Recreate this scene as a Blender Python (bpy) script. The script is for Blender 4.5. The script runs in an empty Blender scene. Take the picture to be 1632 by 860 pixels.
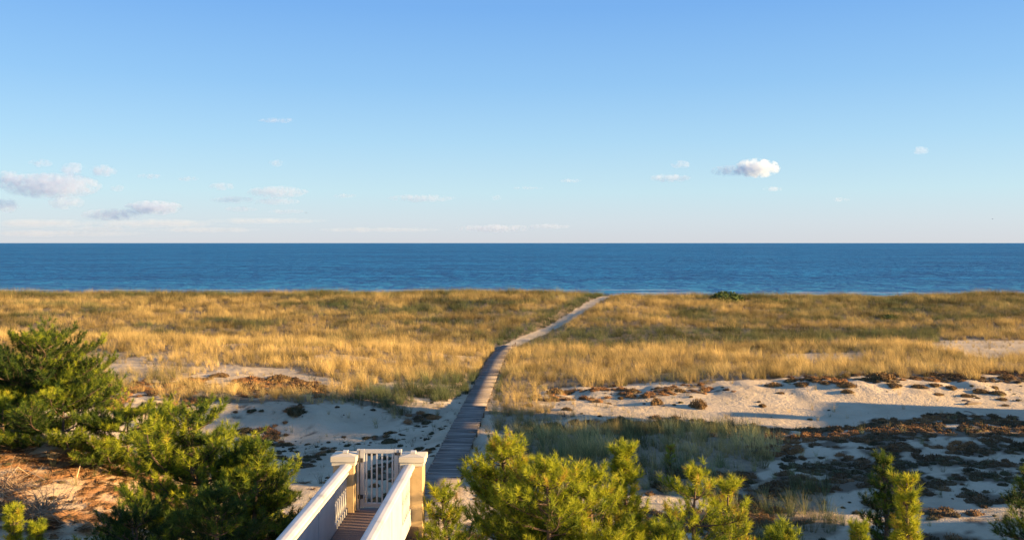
import bpy, math, random
import numpy as np
from mathutils import Vector, Matrix

# ------------------------------------------------------------ camera, world, sun, exposure
scene = bpy.context.scene
COL = scene.collection
ZC = 14.0                     # eye height above the sea
F = 1450.0                    # focal length in pixels of the 1632 px wide photograph
cam_d = bpy.data.cameras.new('camera')
cam = bpy.data.objects.new('camera', cam_d)
COL.objects.link(cam)
cam_d.sensor_width = 36.0
cam_d.lens = F / 1632.0 * 36.0
cam_d.shift_y = -43.0 / 1632.0
cam_d.clip_start = 0.3
cam_d.clip_end = 90000.0
cam.location = (0, 0, ZC)
cam.rotation_euler = (math.radians(90), 0, 0)
scene.camera = cam

SUN_AZ, SUN_EL = 101.0, 11.0   # clockwise from the view direction; height over the horizon
SUN_STRENGTH, SKY_STRENGTH, EXPOSURE = 5.0, 0.15, 1.85
sdir = Vector((math.sin(math.radians(SUN_AZ)) * math.cos(math.radians(SUN_EL)),
               math.cos(math.radians(SUN_AZ)) * math.cos(math.radians(SUN_EL)),
               math.sin(math.radians(SUN_EL))))
world = bpy.data.worlds.new('World')
scene.world = world
world.use_nodes = True
wn = world.node_tree
for n in list(wn.nodes):
    wn.nodes.remove(n)
sky = wn.nodes.new('ShaderNodeTexSky')
sky.sky_type = 'NISHITA'
sky.sun_disc = False
sky.sun_elevation = math.radians(SUN_EL)
sky.sun_rotation = math.radians(SUN_AZ)
sky.altitude = 10
sky.air_density = 1.0
sky.dust_density = 0.6
sky.ozone_density = 3.0
bg = wn.nodes.new('ShaderNodeBackground')
bg.inputs['Strength'].default_value = SKY_STRENGTH
wo = wn.nodes.new('ShaderNodeOutputWorld')
# the clear evening gradient of the photograph, by height over the horizon
_tc = wn.nodes.new('ShaderNodeTexCoord')
_sx = wn.nodes.new('ShaderNodeSeparateXYZ'); wn.links.new(_tc.outputs['Generated'], _sx.inputs[0])
_mr = wn.nodes.new('ShaderNodeMapRange'); _mr.inputs['From Min'].default_value = -.02; _mr.inputs['From Max'].default_value = .6
wn.links.new(_sx.outputs['Z'], _mr.inputs['Value'])
_cr = wn.nodes.new('ShaderNodeValToRGB'); wn.links.new(_mr.outputs[0], _cr.inputs[0])
_el = _cr.color_ramp.elements
while len(_el) > 1: _el.remove(_el[-1])
_g = [(-.02, (.62, .67, .76)), (0, (.64, .67, .735)), (.022, (.61, .70, .785)), (.055, (.53, .735, .84)), (.11, (.39, .645, .86)), (.17, (.27, .53, .85)), (.25, (.175, .41, .82)), (.38, (.16, .34, .70)), (.6, (.12, .26, .56))]
for _i, (_z, _c) in enumerate(_g):
    _p = (_z + .02) / .62
    _e = _el[0] if _i == 0 else _el.new(_p)
    _e.position = _p; _e.color = (*[v / 2 ** EXPOSURE / SKY_STRENGTH / 8 for v in _c], 1)
_mu = wn.nodes.new('ShaderNodeVectorMath'); _mu.operation = 'SCALE'; _mu.inputs['Scale'].default_value = 8
wn.links.new(_cr.outputs[0], _mu.inputs[0])
_mx = wn.nodes.new('ShaderNodeMix'); _mx.data_type = 'RGBA'; _mx.inputs[0].default_value = .94
wn.links.new(sky.outputs[0], _mx.inputs[6]); wn.links.new(_mu.outputs[0], _mx.inputs[7])
wn.links.new(_mx.outputs[2], bg.inputs['Color'])
wn.links.new(bg.outputs[0], wo.inputs['Surface'])

sun_d = bpy.data.lights.new('sun', 'SUN')
sun_d.energy = SUN_STRENGTH
sun_d.angle = math.radians(0.5)
sun_d.color = (1.0, 0.66, 0.30)
sun = bpy.data.objects.new('sun', sun_d)
COL.objects.link(sun)
sun.rotation_euler = sdir.to_track_quat('Z', 'Y').to_euler()
sun.location = (60, -10, 40)

vs = scene.view_settings
vs.view_transform = 'Standard'
vs.look = 'None'
vs.exposure = EXPOSURE
vs.gamma = 1.0
vs.use_curve_mapping = False
scene.cycles.max_bounces = 8
scene.cycles.volume_bounces = 6
scene.cycles.transparent_max_bounces = 16

random.seed(7)
rng = np.random.default_rng(7)

# ------------------------------------------------------------ helpers
def smooth(a, b, x):
    t = np.clip((x - a) / (b - a), 0, 1)
    return t * t * (3 - 2 * t)

def vnoise(x, y, seed=0):
    """2-D value noise, 0..1"""
    x = np.asarray(x, float); y = np.asarray(y, float)
    xi = np.floor(x).astype(np.int64); yi = np.floor(y).astype(np.int64)
    fx = x - xi; fy = y - yi
    fx = fx * fx * (3 - 2 * fx); fy = fy * fy * (3 - 2 * fy)
    def h(a, b):
        n = (a * 374761393 + b * 668265263 + seed * 1442695041) & 0x7fffffff
        n = ((n ^ (n >> 13)) * 1274126177) & 0x7fffffff
        n = (n ^ (n >> 16)) & 0xffff
        return n / 65535.0
    a = h(xi, yi); b = h(xi + 1, yi); c = h(xi, yi + 1); d = h(xi + 1, yi + 1)
    return (a * (1 - fx) + b * fx) * (1 - fy) + (c * (1 - fx) + d * fx) * fy

def fbm(x, y, scale, octv=4, seed=0, gain=.5):
    s = 0; amp = 1; tot = 0; f = 1.0 / scale
    for o in range(octv):
        s = s + amp * vnoise(np.asarray(x) * f + 17.3 * o, np.asarray(y) * f - 9.1 * o, seed + o)
        tot += amp; amp *= gain; f *= 2.03
    return s / tot

def tag(o, label=None, cat=None, group=None, kind=None):
    if label: o['label'] = label
    if cat: o['category'] = cat
    if group: o['group'] = group
    if kind: o['kind'] = kind
    return o

def new_mesh(name, verts, faces, mat=None, smooth_=False):
    me = bpy.data.meshes.new(name)
    me.from_pydata([tuple(v) for v in verts], [], faces)
    me.update()
    if smooth_:
        me.polygons.foreach_set('use_smooth', [True] * len(me.polygons))
    if mat: me.materials.append(mat)
    return me

def np_mesh(name, V, Fc, mat=None, tint=None, smooth_=False):
    """V (n,3), Fc (m,k) all faces of the same size; tint = one float per vertex"""
    me = bpy.data.meshes.new(name)
    V = np.asarray(V, np.float32); Fc = np.asarray(Fc, np.int32)
    k = Fc.shape[1]
    me.vertices.add(len(V)); me.vertices.foreach_set('co', V.ravel())
    me.loops.add(Fc.size); me.loops.foreach_set('vertex_index', Fc.ravel())
    me.polygons.add(len(Fc))
    me.polygons.foreach_set('loop_start', np.arange(0, Fc.size, k, dtype=np.int32))
    if smooth_: me.polygons.foreach_set('use_smooth', np.ones(len(Fc), bool))
    me.update(calc_edges=True)
    if tint is not None:
        a = me.attributes.new('tint', 'FLOAT', 'POINT')
        a.data.foreach_set('value', np.asarray(tint, np.float32))
    if mat: me.materials.append(mat)
    me.validate()
    return me

def link(name, me, parent=None, loc=(0, 0, 0), rz=0.0):
    o = bpy.data.objects.new(name, me)
    COL.objects.link(o)
    o.location = loc
    o.rotation_euler = (0, 0, rz)
    if parent: o.parent = parent
    return o

class MB:
    """collects boxes and tubes into ONE mesh"""
    def __init__(s): s.v = []; s.f = []
    def add(s, vs, fs):
        n = len(s.v); s.v += [tuple(v) for v in vs]; s.f += [tuple(i + n for i in f) for f in fs]
    def box(s, x0, x1, y0, y1, z0, z1, M=None, bev=0.0):
        if bev <= 0:
            v = [Vector((x, y, z)) for z in (z0, z1) for x, y in ((x0, y0), (x1, y0), (x1, y1), (x0, y1))]
            f = [(3, 2, 1, 0), (4, 5, 6, 7), (0, 1, 5, 4), (1, 2, 6, 5), (2, 3, 7, 6), (3, 0, 4, 7)]
        else:
            b = bev; v = []
            for z, i in ((z0, b), (z0 + b, 0), (z1 - b, 0), (z1, b)):
                for (x, y, sx, sy) in ((x0, y0, 1, 1), (x1, y0, -1, 1), (x1, y1, -1, -1), (x0, y1, 1, -1)):
                    c = i
                    v.append(Vector((x + sx * (c + b), y + sy * c, z))); v.append(Vector((x + sx * c, y + sy * (c + b), z)))
            # order ring points: per corner two points; make a consistent octagon
            v2 = []
            for r in range(4):
                q = v[r * 8:(r + 1) * 8]
                v2 += [q[1], q[0], q[2], q[3], q[5], q[4], q[6], q[7]]
            v = v2
            f = []
            for r in range(3):
                for k in range(8):
                    a = r * 8 + k; c = r * 8 + (k + 1) % 8
                    f.append((a, c, c + 8, a + 8))
            f.append(tuple(range(7, -1, -1))); f.append(tuple(range(24, 32)))
        if M is not None: v = [M @ p for p in v]
        s.add(v, f)
    def tube(s, pts, rad, n=8, cap=True):
        pts = [Vector(p) for p in pts]
        if not hasattr(rad, '__len__'): rad = [rad] * len(pts)
        vs = []
        for i, p in enumerate(pts):
            d = (pts[min(i + 1, len(pts) - 1)] - pts[max(i - 1, 0)]).normalized()
            a = d.orthogonal().normalized() if abs(d.z) > .99 else d.cross(Vector((0, 0, 1))).normalized()
            b = d.cross(a)
            for k in range(n):
                t = 2 * math.pi * k / n
                vs.append(p + a * math.cos(t) * rad[i] + b * math.sin(t) * rad[i])
        fs = []
        for i in range(len(pts) - 1):
            for k in range(n):
                fs.append((i * n + k, i * n + (k + 1) % n, (i + 1) * n + (k + 1) % n, (i + 1) * n + k))
        if cap:
            fs.append(tuple(range(n - 1, -1, -1))); fs.append(tuple(range((len(pts) - 1) * n, len(pts) * n)))
        s.add(vs, fs)
    def build(s, name, mat, parent=None, sm=False, loc=(0, 0, 0)):
        me = new_mesh(name, s.v, s.f, mat, sm)
        return link(name, me, parent, loc)

def mat(name, base, rough=.8, spec=.3):
    m = bpy.data.materials.new(name); m.use_nodes = True
    nt = m.node_tree
    b = nt.nodes['Principled BSDF']
    b.inputs['Base Color'].default_value = (*base, 1)
    b.inputs['Roughness'].default_value = rough
    b.inputs['Specular IOR Level'].default_value = spec
    return m, nt, b

def node(nt, t, **kw):
    n = nt.nodes.new(t)
    for k, v in kw.items():
        setattr(n, k, v)
    return n

def ramp(nt, src, stops):
    r = nt.nodes.new('ShaderNodeValToRGB')
    el = r.color_ramp.elements
    while len(el) > 1: el.remove(el[-1])
    el[0].position = stops[0][0]; el[0].color = (*stops[0][1], 1)
    for p, c in stops[1:]:
        e = el.new(p); e.color = (*c, 1)
    nt.links.new(src, r.inputs[0])
    return r.outputs[0]

def noise_tex(nt, scale, detail=4, rough=.55, vec=None, coord='Object', stretch=None):
    n = nt.nodes.new('ShaderNodeTexNoise')
    n.inputs['Scale'].default_value = scale
    n.inputs['Detail'].default_value = detail
    n.inputs['Roughness'].default_value = rough
    if vec is None:
        tc = nt.nodes.new('ShaderNodeTexCoord'); vec = tc.outputs[coord]
    if stretch:
        mp = nt.nodes.new('ShaderNodeMapping'); mp.inputs['Scale'].default_value = stretch
        nt.links.new(vec, mp.inputs['Vector']); vec = mp.outputs[0]
    nt.links.new(vec, n.inputs['Vector'])
    return n.outputs['Fac']

def mixc(nt, fac, a, b, mode='MIX'):
    m = nt.nodes.new('ShaderNodeMix'); m.data_type = 'RGBA'; m.blend_type = mode
    for s, v in ((0, fac), (6, a), (7, b)):
        if hasattr(v, 'is_linked') or hasattr(v, 'links'): nt.links.new(v, m.inputs[s])
        elif s == 0: m.inputs[0].default_value = v
        else: m.inputs[s].default_value = (*v, 1)
    return m.outputs[2]

def math_(nt, op, a, b=None):
    m = nt.nodes.new('ShaderNodeMath'); m.operation = op
    for i, v in enumerate((a, b)):
        if v is None: continue
        if isinstance(v, (int, float)): m.inputs[i].default_value = v
        else: nt.links.new(v, m.inputs[i])
    return m.outputs[0]

def bump(nt, b, h, strength, dist):
    n = nt.nodes.new('ShaderNodeBump')
    n.inputs['Strength'].default_value = strength; n.inputs['Distance'].default_value = dist
    nt.links.new(h, n.inputs['Height']); nt.links.new(n.outputs[0], b.inputs['Normal'])

def attr(nt, name, typ='GEOMETRY'):
    a = nt.nodes.new('ShaderNodeAttribute'); a.attribute_name = name; a.attribute_type = typ
    return a.outputs['Fac']

# ------------------------------------------------------------ terrain height
# (column px, distance, height) triples measured in the photograph, turned into x, y, h
CP = []
def cp(row, d):
    for px, h in row: CP.append(((px - 816) * d / F, d, h))
cp([(-100, 5.5), (200, 5.45), (400, 5.35), (550, 5.35), (700, 5.6), (850, 5.6), (925, 5.5), (1010, 5.0), (1150, 4.75), (1300, 4.6), (1450, 4.7), (1550, 5.1), (1740, 5.2)], 150)
cp([(-100, 4.9), (200, 4.9), (500, 4.8), (800, 5.0), (880, 4.95), (1000, 4.8), (1150, 4.4), (1300, 4.2), (1600, 4.5)], 135)
cp([(-100, 4.1), (200, 4.0), (500, 3.9), (800, 3.95), (860, 3.8), (960, 3.8), (1200, 3.7), (1600, 3.7)], 120)
cp([(-100, 3.2), (200, 3.1), (600, 3.0), (800, 3.0), (900, 3.0), (1200, 3.1), (1600, 3.3)], 108)
cp([(-100, 3.0), (200, 2.9), (600, 2.7), (770, 2.6), (850, 2.6), (1200, 3.0), (1600, 3.3)], 99)
cp([(0, 5.0), (200, 4.9), (400, 4.5), (600, 4.1), (735, 3.3), (850, 3.0), (1100, 3.3), (1400, 3.6), (1650, 3.7)], 86)
cp([(0, 4.6), (200, 4.5), (400, 4.2), (600, 3.8), (735, 3.35), (850, 3.2), (1100, 3.5), (1400, 3.8), (1650, 3.9)], 75)
cp([(0, 4.5), (200, 4.3), (400, 4.1), (600, 3.7), (720, 3.4), (850, 3.3), (1000, 3.6), (1100, 3.95), (1250, 4.25), (1400, 4.2), (1650, 4.15)], 67)
cp([(100, 4.3), (200, 4.2), (400, 4.15), (520, 4.0), (620, 3.6), (710, 3.5), (850, 3.4), (960, 3.55), (1100, 3.8), (1250, 4.0), (1400, 4.0), (1650, 3.8)], 62.5)
cp([(100, 4.3), (250, 4.2), (400, 4.15), (500, 4.0), (600, 3.6), (705, 3.4), (850, 3.5), (960, 3.4), (1100, 3.25), (1250, 3.2), (1400, 3.2), (1650, 3.4)], 57)
cp([(100, 4.0), (250, 3.1), (400, 2.9), (550, 2.95), (650, 3.3), (850, 3.4), (1000, 3.3), (1100, 3.2), (1250, 3.1), (1400, 3.15), (1650, 3.5)], 52.5)
cp([(100, 4.0), (250, 3.2), (400, 3.0), (550, 3.1), (650, 3.45), (850, 3.8), (1000, 4.2), (1150, 4.25), (1250, 3.9), (1400, 4.5), (1550, 4.75), (1700, 4.7)], 46.5)
cp([(60, 5.0), (250, 4.0), (400, 3.5), (550, 3.5), (650, 3.7), (850, 3.9), (1000, 4.4), (1150, 4.3), (1250, 3.9), (1400, 4.1), (1600, 4.3)], 40.5)
cp([(-100, 7.2), (60, 6.7), (150, 6.2), (220, 5.6), (300, 4.6), (400, 4.2), (600, 4.0), (700, 4.0), (850, 4.0), (1100, 4.1), (1250, 3.9), (1400, 4.0), (1600, 4.2)], 34)
cp([(-100, 6.3), (60, 6.0), (150, 5.5), (300, 4.9), (500, 4.4), (650, 4.1), (850, 4.2), (1100, 4.3), (1400, 4.3), (1650, 4.4)], 28)
cp([(-200, 5.3), (60, 5.2), (300, 4.9), (500, 4.7), (850, 4.6), (1200, 4.6), (1600, 4.6), (1800, 4.6)], 22)
cp([(-500, 5.5), (400, 5.4), (1200, 5.4), (2000, 5.4)], 12)
CP = np.array(CP)
PY = np.array([-400, -100, 0, 12, 22, 28, 34, 40, 47, 53, 58, 64, 75, 86, 99, 108, 120, 135, 150, 158, 168, 180, 212, 232, 260, 320, 420])
PH = np.array([7, 7, 6.4, 5.5, 4.7, 4.4, 4.2, 4.1, 4.0, 3.7, 3.6, 3.9, 3.9, 3.9, 3.0, 3.1, 3.9, 4.75, 5.1, 4.6, 3.0, 1.8, .55, 0, -1, -3, -6.0])
def rbf(r2): return np.sqrt(r2 + 4.0)
_res = CP[:, 2] - np.interp(CP[:, 1], PY, PH)
_P = CP[:, :2] * np.array([1.0, 1.0])
def _feat(X, Y):
    d = (X[..., None] - _P[:, 0]) ** 2 * .45 + (Y[..., None] - _P[:, 1]) ** 2
    return rbf(d)
_A = _feat(_P[:, 0], _P[:, 1]) + np.eye(len(CP)) * -0.25
_W = np.linalg.solve(_A, _res)

# boardwalk centreline: y, x, z of the boards
BW = np.array([(27.0, -3.02, 4.55), (36, -2.9, 4.35), (42.6, -2.76, 4.2), (60.4, -2.29, 3.67), (75, -1.85, 3.32), (87, -1.44, 3.02), (93, -1.05, 2.92), (99, -.36, 2.85)])
# sand path centreline: y, x, z
PA = np.array([(98.5, -.4, 2.75), (103, .9, 2.85), (110, 3.1, 3.05), (119, 6.0, 3.3), (126, 8.3, 3.9), (133, 10.6, 4.55), (142, 13.2, 5.1), (150, 15.7, 5.25), (158, 18.2, 4.6), (175, 22, 2.6)])
def dist_line(X, Y, L):
    """signed x distance to a line running mainly along y"""
    return X - np.interp(Y, L[:, 0], L[:, 1])

def height_raw(X, Y):
    X = np.asarray(X, float); Y = np.asarray(Y, float)
    base = np.interp(Y, PY, PH)
    out = np.zeros_like(base)
    fl = X.ravel(); fy = Y.ravel(); o = np.zeros(len(fl))
    near = (np.abs(fl) < 190) & (fy > -20) & (fy < 215)
    idx = np.nonzero(near)[0]
    for c in range(0, len(idx), 20000):
        i = idx[c:c + 20000]
        o[i] = _feat(fl[i], fy[i]) @ _W
    fade = (1 - smooth(.62, 1.0, np.abs(fl) / (np.abs(fy) + 25))) * smooth(0, 10, fy) * (1 - smooth(155, 185, fy))
    out = base.ravel() + o * fade
    # wind-blown relief
    amp = smooth(15, 30, fy) * (1 - smooth(200, 250, fy))
    amp = amp * (1 - .75 * smooth(7, 11, fl) * smooth(50, 52, fy) * (1 - smooth(58, 62, fy)))
    out += amp * .50 * (fbm(fl, fy, 9, 3, 3) - .5)
    out += amp * .24 * (fbm(fl, fy, 2.6, 3, 11) - .5)
    out += amp * .12 * (fbm(fl, fy, .95, 2, 29) - .5) * (1 - smooth(75, 95, fy))
    # hummocks along the scarps
    hk = .75 * np.exp(-((fy - 63.5) / 2.6) ** 2) * smooth(1, 4, fl) + np.exp(-((fy - 54.5) / 2.0) ** 2) * smooth(2, 5, -fl)
    out += hk * 1.3 * (fbm(fl * 1.0, fy * .7, 3.2, 3, 19) - .47)
    out += smooth(100, 115, fy) * (1 - smooth(150, 175, fy)) * .9 * (fbm(fl, fy, 13, 3, 23) - .5)
    # level the ground under the boardwalk and the path
    d = dist_line(fl, fy, BW); zb = np.interp(fy, BW[:, 0], BW[:, 2]) - .30
    w = (1 - smooth(.9, 2.3, np.abs(d))) * smooth(23, 28, fy) * (1 - smooth(97.5, 99, fy))
    out = out * (1 - w) + zb * w
    d = dist_line(fl, fy, PA); zp = np.interp(fy, PA[:, 0], PA[:, 2])
    w = (1 - smooth(.8, 2.6, np.abs(d))) * smooth(97, 100, fy) * (1 - smooth(160, 176, fy))
    out = out * (1 - w) + (zp + .12 * (fbm(fl, fy, .9, 2, 5) - .5)) * w
    return out.reshape(base.shape)

def grow(a, b, step, lim, rate):
    c = list(np.arange(a, b + 1e-6, step)); s = step
    while c[-1] < lim: s *= rate; c.append(c[-1] + s)
    return c
right = grow(0, 32, .28, 9000, 1.045)
GX = np.array([-v for v in right[:0:-1]] + right)
fw = grow(20, 72, .26, 440, 1.018)
bk = [-400, -250, -150, -90, -50, -25, -12, -5, 0, 4, 8, 11, 13, 15, 16.5, 18, 19]
GY = np.array(bk + fw)
MX, MY = np.meshgrid(GX, GY)
GH = height_raw(MX, MY)

def H(x, y):
    """bilinear look-up on the very grid the ground mesh uses"""
    x = np.asarray(x, float); y = np.asarray(y, float)
    i = np.clip(np.searchsorted(GX, x) - 1, 0, len(GX) - 2)
    j = np.clip(np.searchsorted(GY, y) - 1, 0, len(GY) - 2)
    u = (x - GX[i]) / (GX[i + 1] - GX[i]); v = (y - GY[j]) / (GY[j + 1] - GY[j])
    return (GH[j, i] * (1 - u) + GH[j, i + 1] * u) * (1 - v) + (GH[j + 1, i] * (1 - u) + GH[j + 1, i + 1] * u) * v

def to_px(x, y, z=None):
    if z is None: z = H(x, y)
    y = np.maximum(y, 1e-3)
    return 816 + F * x / y, 387 + F * (ZC - z) / y

_DS = np.concatenate([np.arange(16, 110, .15), np.arange(110, 165, .4)])
def ground_at(px, py):
    """the spot of ground seen at a pixel of the photograph"""
    x = (px - 816) * _DS / F
    z = ZC - (py - 387) * _DS / F
    hit = np.nonzero(z < H(x, _DS))[0]
    i = hit[0] if len(hit) else len(_DS) - 1
    return float(x[i]), float(_DS[i]), float(H(x[i], _DS[i]))

def poly(px, py, P):
    """points in polygon"""
    P = np.asarray(P, float); inside = np.zeros(np.shape(px), bool)
    n = len(P)
    for i in range(n):
        x1, y1 = P[i]; x2, y2 = P[(i + 1) % n]
        c = ((y1 > py) != (y2 > py)) & (px < (x2 - x1) * (py - y1) / (y2 - y1 + 1e-9) + x1)
        inside ^= c
    return inside

# ------------------------------------------------------------ plant cover maps (world positions)
def jitter(x, y):
    return (fbm(x, y, 1.6, 3, 41) - .5), (fbm(x, y, 1.6, 3, 57) - .5)

def grass_cover(x, y):
    """0..1 how thickly dune grass stands"""
    px, py = to_px(x, y)
    jx, jy = jitter(x, y)
    k = 1450 / np.maximum(y, 1)
    px = px + jx * k * 2.6; py = py + jy * k * .9
    # outside the frame continue by distance
    far = (y > 101)
    mid = (y > 53.5) & (y <= 101)
    cov = np.zeros(np.shape(px))
    cov[far] = 1.0
    cov[mid] = .95
    n1 = fbm(x, y, 5, 3, 71)
    # blow-outs in the left middle ground
    p = poly(px, py, [(285, 612), (300, 598), (370, 583), (470, 590), (540, 608), (530, 618), (400, 618)])
    cov[p] = .14
    p = poly(px, py, [(375, 606), (450, 598), (525, 618), (520, 630), (380, 630)])
    cov[p] *= .25
    p = poly(px, py, [(90, 575), (180, 562), (380, 578), (330, 600), (200, 610)])
    cov[p] *= .55
    cov[(n1 > .60) & mid & (px < 760)] *= .45
    # right patches of open sand
    p = poly(px, py, [(1470, 552), (1500, 541), (1700, 541), (1700, 566), (1560, 568)])
    cov[p] = .12
    p = poly(px, py, [(1250, 566), (1300, 559), (1400, 561), (1380, 572), (1290, 575)])
    cov[p] = .35
    # everything nearer than the scarps is bare unless listed
    nearR = (px > 770) & (py > np.interp(px, [770, 840, 900, 1000, 1130, 1240, 1400, 1632, 1750], [640, 628, 618, 612, 608, 603, 600, 598, 597]))
    cov[nearR & (y < 101)] = .03
    nearL = (px <= 770) & (py > np.interp(px, [-100, 100, 180, 250, 380, 480, 560, 610, 645, 665, 700, 735, 760], [620, 618, 622, 634, 643, 640, 643, 655, 668, 640, 630, 622, 608]))
    cov[nearL & (y < 101)] = .03
    # listed tufts and tongues
    p = poly(px, py, [(560, 640), (600, 625), (740, 612), (735, 636), (650, 640), (600, 646)])
    cov[p] = 1.0
    p = poly(px, py, [(645, 650), (735, 640), (700, 668), (660, 668)])
    cov[p] = .25
    p = poly(px, py, [(775, 690), (795, 630), (850, 622), (900, 652), (930, 668), (880, 676), (800, 690)])
    cov[p] = np.maximum(cov[p], .70)
    p = poly(px, py, [(900, 640), (1010, 645), (980, 668), (910, 672)])
    cov[p] = .15
    p = poly(px, py, [(800, 690), (900, 686), (1120, 676), (1235, 690), (1250, 735), (1160, 765), (1010, 790), (900, 790), (800, 760)])
    cov[p] = .78
    p = poly(px, py, [(1140, 770), (1290, 752), (1330, 800), (1330, 880), (1130, 880)])
    cov[p] = .8
    p = poly(px, py, [(-50, 735), (100, 735), (60, 900), (-50, 900)])
    cov[p] = .15
    # greenery kept off the path and boardwalk
    d = np.abs(dist_line(x, y, PA)); edge = .95 + .35 * (fbm(x, y, 2, 2, 9) - .5)
    cov[(y > 98) & (d < edge)] = 0
    d = np.abs(dist_line(x, y, BW))
    cov[(y <= 99.5) & (y > 20) & (d < .95)] = 0
    cov[y > 161] *= .6
    cov[y > 171] = 0
    cov[y < 24] *= .3
    return cov

def green_amt(x, y):
    """0 straw .. 1 green; plant colour with some sun and shadow painted in"""
    px, py = to_px(x, y)
    g = 3.4 * (fbm(x * .7, y, 4.5, 4, 101) - .46)
    g = np.clip(g, 0, 1)
    far = smooth(101, 112, y)
    g = g * (.35 + .5 * far)
    # greener beside the sand path and behind the crest
    d = dist_line(x, y, PA)
    g = np.maximum(g, ((y > 97) & (d < 0)) * (1 - smooth(1.5, 4.2, -d)) * .95)
    g = np.maximum(g, smooth(140, 149, y) * .55 * fbm(x, y, 5, 2, 7) * 1.5)
    g = np.where((px > 800) & (y > 98) & (y < 112) & (px < 1500), np.maximum(g, .7), g)  # shadow band right of the path put in as darker green
    g = np.where((px > 1250) & (y > 125), np.maximum(g, .35), g)
    g = np.where(poly(px, py, [(540, 640), (600, 618), (760, 600), (800, 600), (800, 640), (735, 645), (600, 650)]), .95, g)
    g = np.where((py > 676) & (y < 60), np.maximum(g * .3, .30 + .62 * fbm(x, y, 2.0, 3, 113)), g)
    g = np.where(poly(px, py, [(1100, 704), (1250, 704), (1250, 732), (1000, 732)]), .15, g)  # sunlit streak on the mound put in as straw tone
    return np.clip(g, 0, 1)

def heath_cover(x, y):
    """0..1 how thickly the low dark beach heather mats lie"""
    px, py = to_px(x, y)
    jx, jy = jitter(x + 31, y)
    k = 1450 / np.maximum(y, 1)
    px = px + jx * k * 2.0; py = py + jy * k * .7
    n = fbm(x, y, 1.5, 4, 201)
    n = n * .72 + fbm(x, y, .45, 3, 221) * .28
    c = np.zeros(np.shape(px))
    def put(P, thr, w=.06):
        q = poly(px, py, P)
        c[q] = np.maximum(c[q], smooth(thr, thr + w, n[q]))
    put([(1200, 690), (1260, 684), (1330, 682), (1400, 668), (1480, 662), (1560, 664), (1700, 672), (1700, 716), (1560, 722), (1480, 715), (1400, 726), (1330, 715), (1280, 700)], .36)
    put([(1230, 655), (1632, 655), (1632, 700), (1300, 690)], .9)
    put([(1330, 715), (1700, 712), (1700, 900), (1180, 900), (1200, 800), (1260, 740)], .50)
    put([(1320, 740), (1500, 730), (1470, 800), (1330, 820)], .40)
    put([(950, 690), (1000, 670), (1130, 670), (1250, 680), (1300, 700), (1270, 712), (1200, 700), (1000, 690)], .42)
    put([(830, 640), (900, 622), (1010, 618), (1130, 612), (1180, 612), (1150, 628), (1050, 634), (960, 636), (900, 640)], .50)
    put([(1180, 612), (1230, 600), (1632, 590), (1700, 600), (1632, 612), (1500, 606), (1300, 612)], .47)
    put([(1180, 690), (1290, 690), (1290, 735), (1200, 715)], .44)
    put([(370, 616), (400, 602), (450, 598), (510, 612), (520, 630), (380, 630)], .30)
    put([(150, 612), (260, 608), (330, 622), (340, 650), (250, 665), (170, 660)], .40)
    put([(230, 600), (330, 600), (330, 612), (230, 612)], .47)
    put([(0, 530), (60, 530), (60, 600), (0, 600)], .4)
    put([(370, 650), (560, 650), (700, 660), (725, 720), (600, 735), (480, 745), (380, 725)], .585)
    put([(575, 730), (645, 730), (645, 800), (575, 800)], .54)
    put([(1020, 745), (1190, 745), (1210, 880), (1020, 880)], .45)
    put([(820, 680), (1020, 660), (1020, 690), (820, 700)], .56)
    put([(720, 760), (1020, 760), (1020, 900), (720, 900)], .5)
    put([(60, 760), (240, 780), (460, 760), (500, 900), (60, 900)], .60)
    d = np.abs(dist_line(x, y, BW))
    c[(y <= 99.5) & (y > 20) & (d < 1.1)] = 0
    return c

def litter_glow_cover(x, y):
    px, py = to_px(x, y)
    n = fbm(x, y, .7, 4, 301)
    c = np.zeros(np.shape(px))
    q = poly(px, py, [(-80, 700), (160, 700), (300, 735), (330, 790), (200, 850), (-80, 860)])
    c[q] = .25 + .7 * smooth(.34, .6, n[q])  # needle litter; the stain also carries the bank's orange sunlit glow
    return c

# ------------------------------------------------------------ ground mesh
def ground_material():
    m, nt, b = mat('sand', (.55, .45, .36), .95, .1)
    tc = node(nt, 'ShaderNodeTexCoord')
    n1 = noise_tex(nt, .35, 5, .6, tc.outputs['Object'])
    c = ramp(nt, n1, [(.3, (.44, .355, .245)), (.5, (.55, .45, .31)), (.7, (.62, .51, .36))])
    n2 = noise_tex(nt, 9, 5, .75, tc.outputs['Object'])
    c = mixc(nt, ramp(nt, n2, [(.60, (0, 0, 0)), (.72, (.55, .55, .55))]), c, (.26, .20, .15))
    thatch = mixc(nt, ramp(nt, noise_tex(nt, 2.6, 5, .75, tc.outputs['Object']), [(.38, (0, 0, 0)), (.62, (1, 1, 1))]), (.085, .062, .035), (.26, .195, .12))
    veg = attr(nt, 'veg')
    c = mixc(nt, math_(nt, 'MULTIPLY', veg, .85), c, thatch)
    c = mixc(nt, attr(nt, 'litter_glow'), c, (.33, .165, .065))
    c = mixc(nt, math_(nt, 'MULTIPLY', attr(nt, 'heath'), .8), c, (.10, .07, .045))
    wet = attr(nt, 'wet')
    c = mixc(nt, wet, c, (.20, .165, .13))
    nt.links.new(c, b.inputs['Base Color'])
    h = math_(nt, 'ADD', noise_tex(nt, 3.0, 6, .6, tc.outputs['Object']), math_(nt, 'MULTIPLY', noise_tex(nt, 14, 4, .6, tc.outputs['Object']), .35))
    bump(nt, b, h, .75, .16)
    return m
ny, nx = MX.shape
V = np.stack([MX.ravel(), MY.ravel(), GH.ravel()], 1)
I = np.arange(ny * nx).reshape(ny, nx)
Fq = np.stack([I[:-1, :-1].ravel(), I[:-1, 1:].ravel(), I[1:, 1:].ravel(), I[1:, :-1].ravel()], 1)
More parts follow.
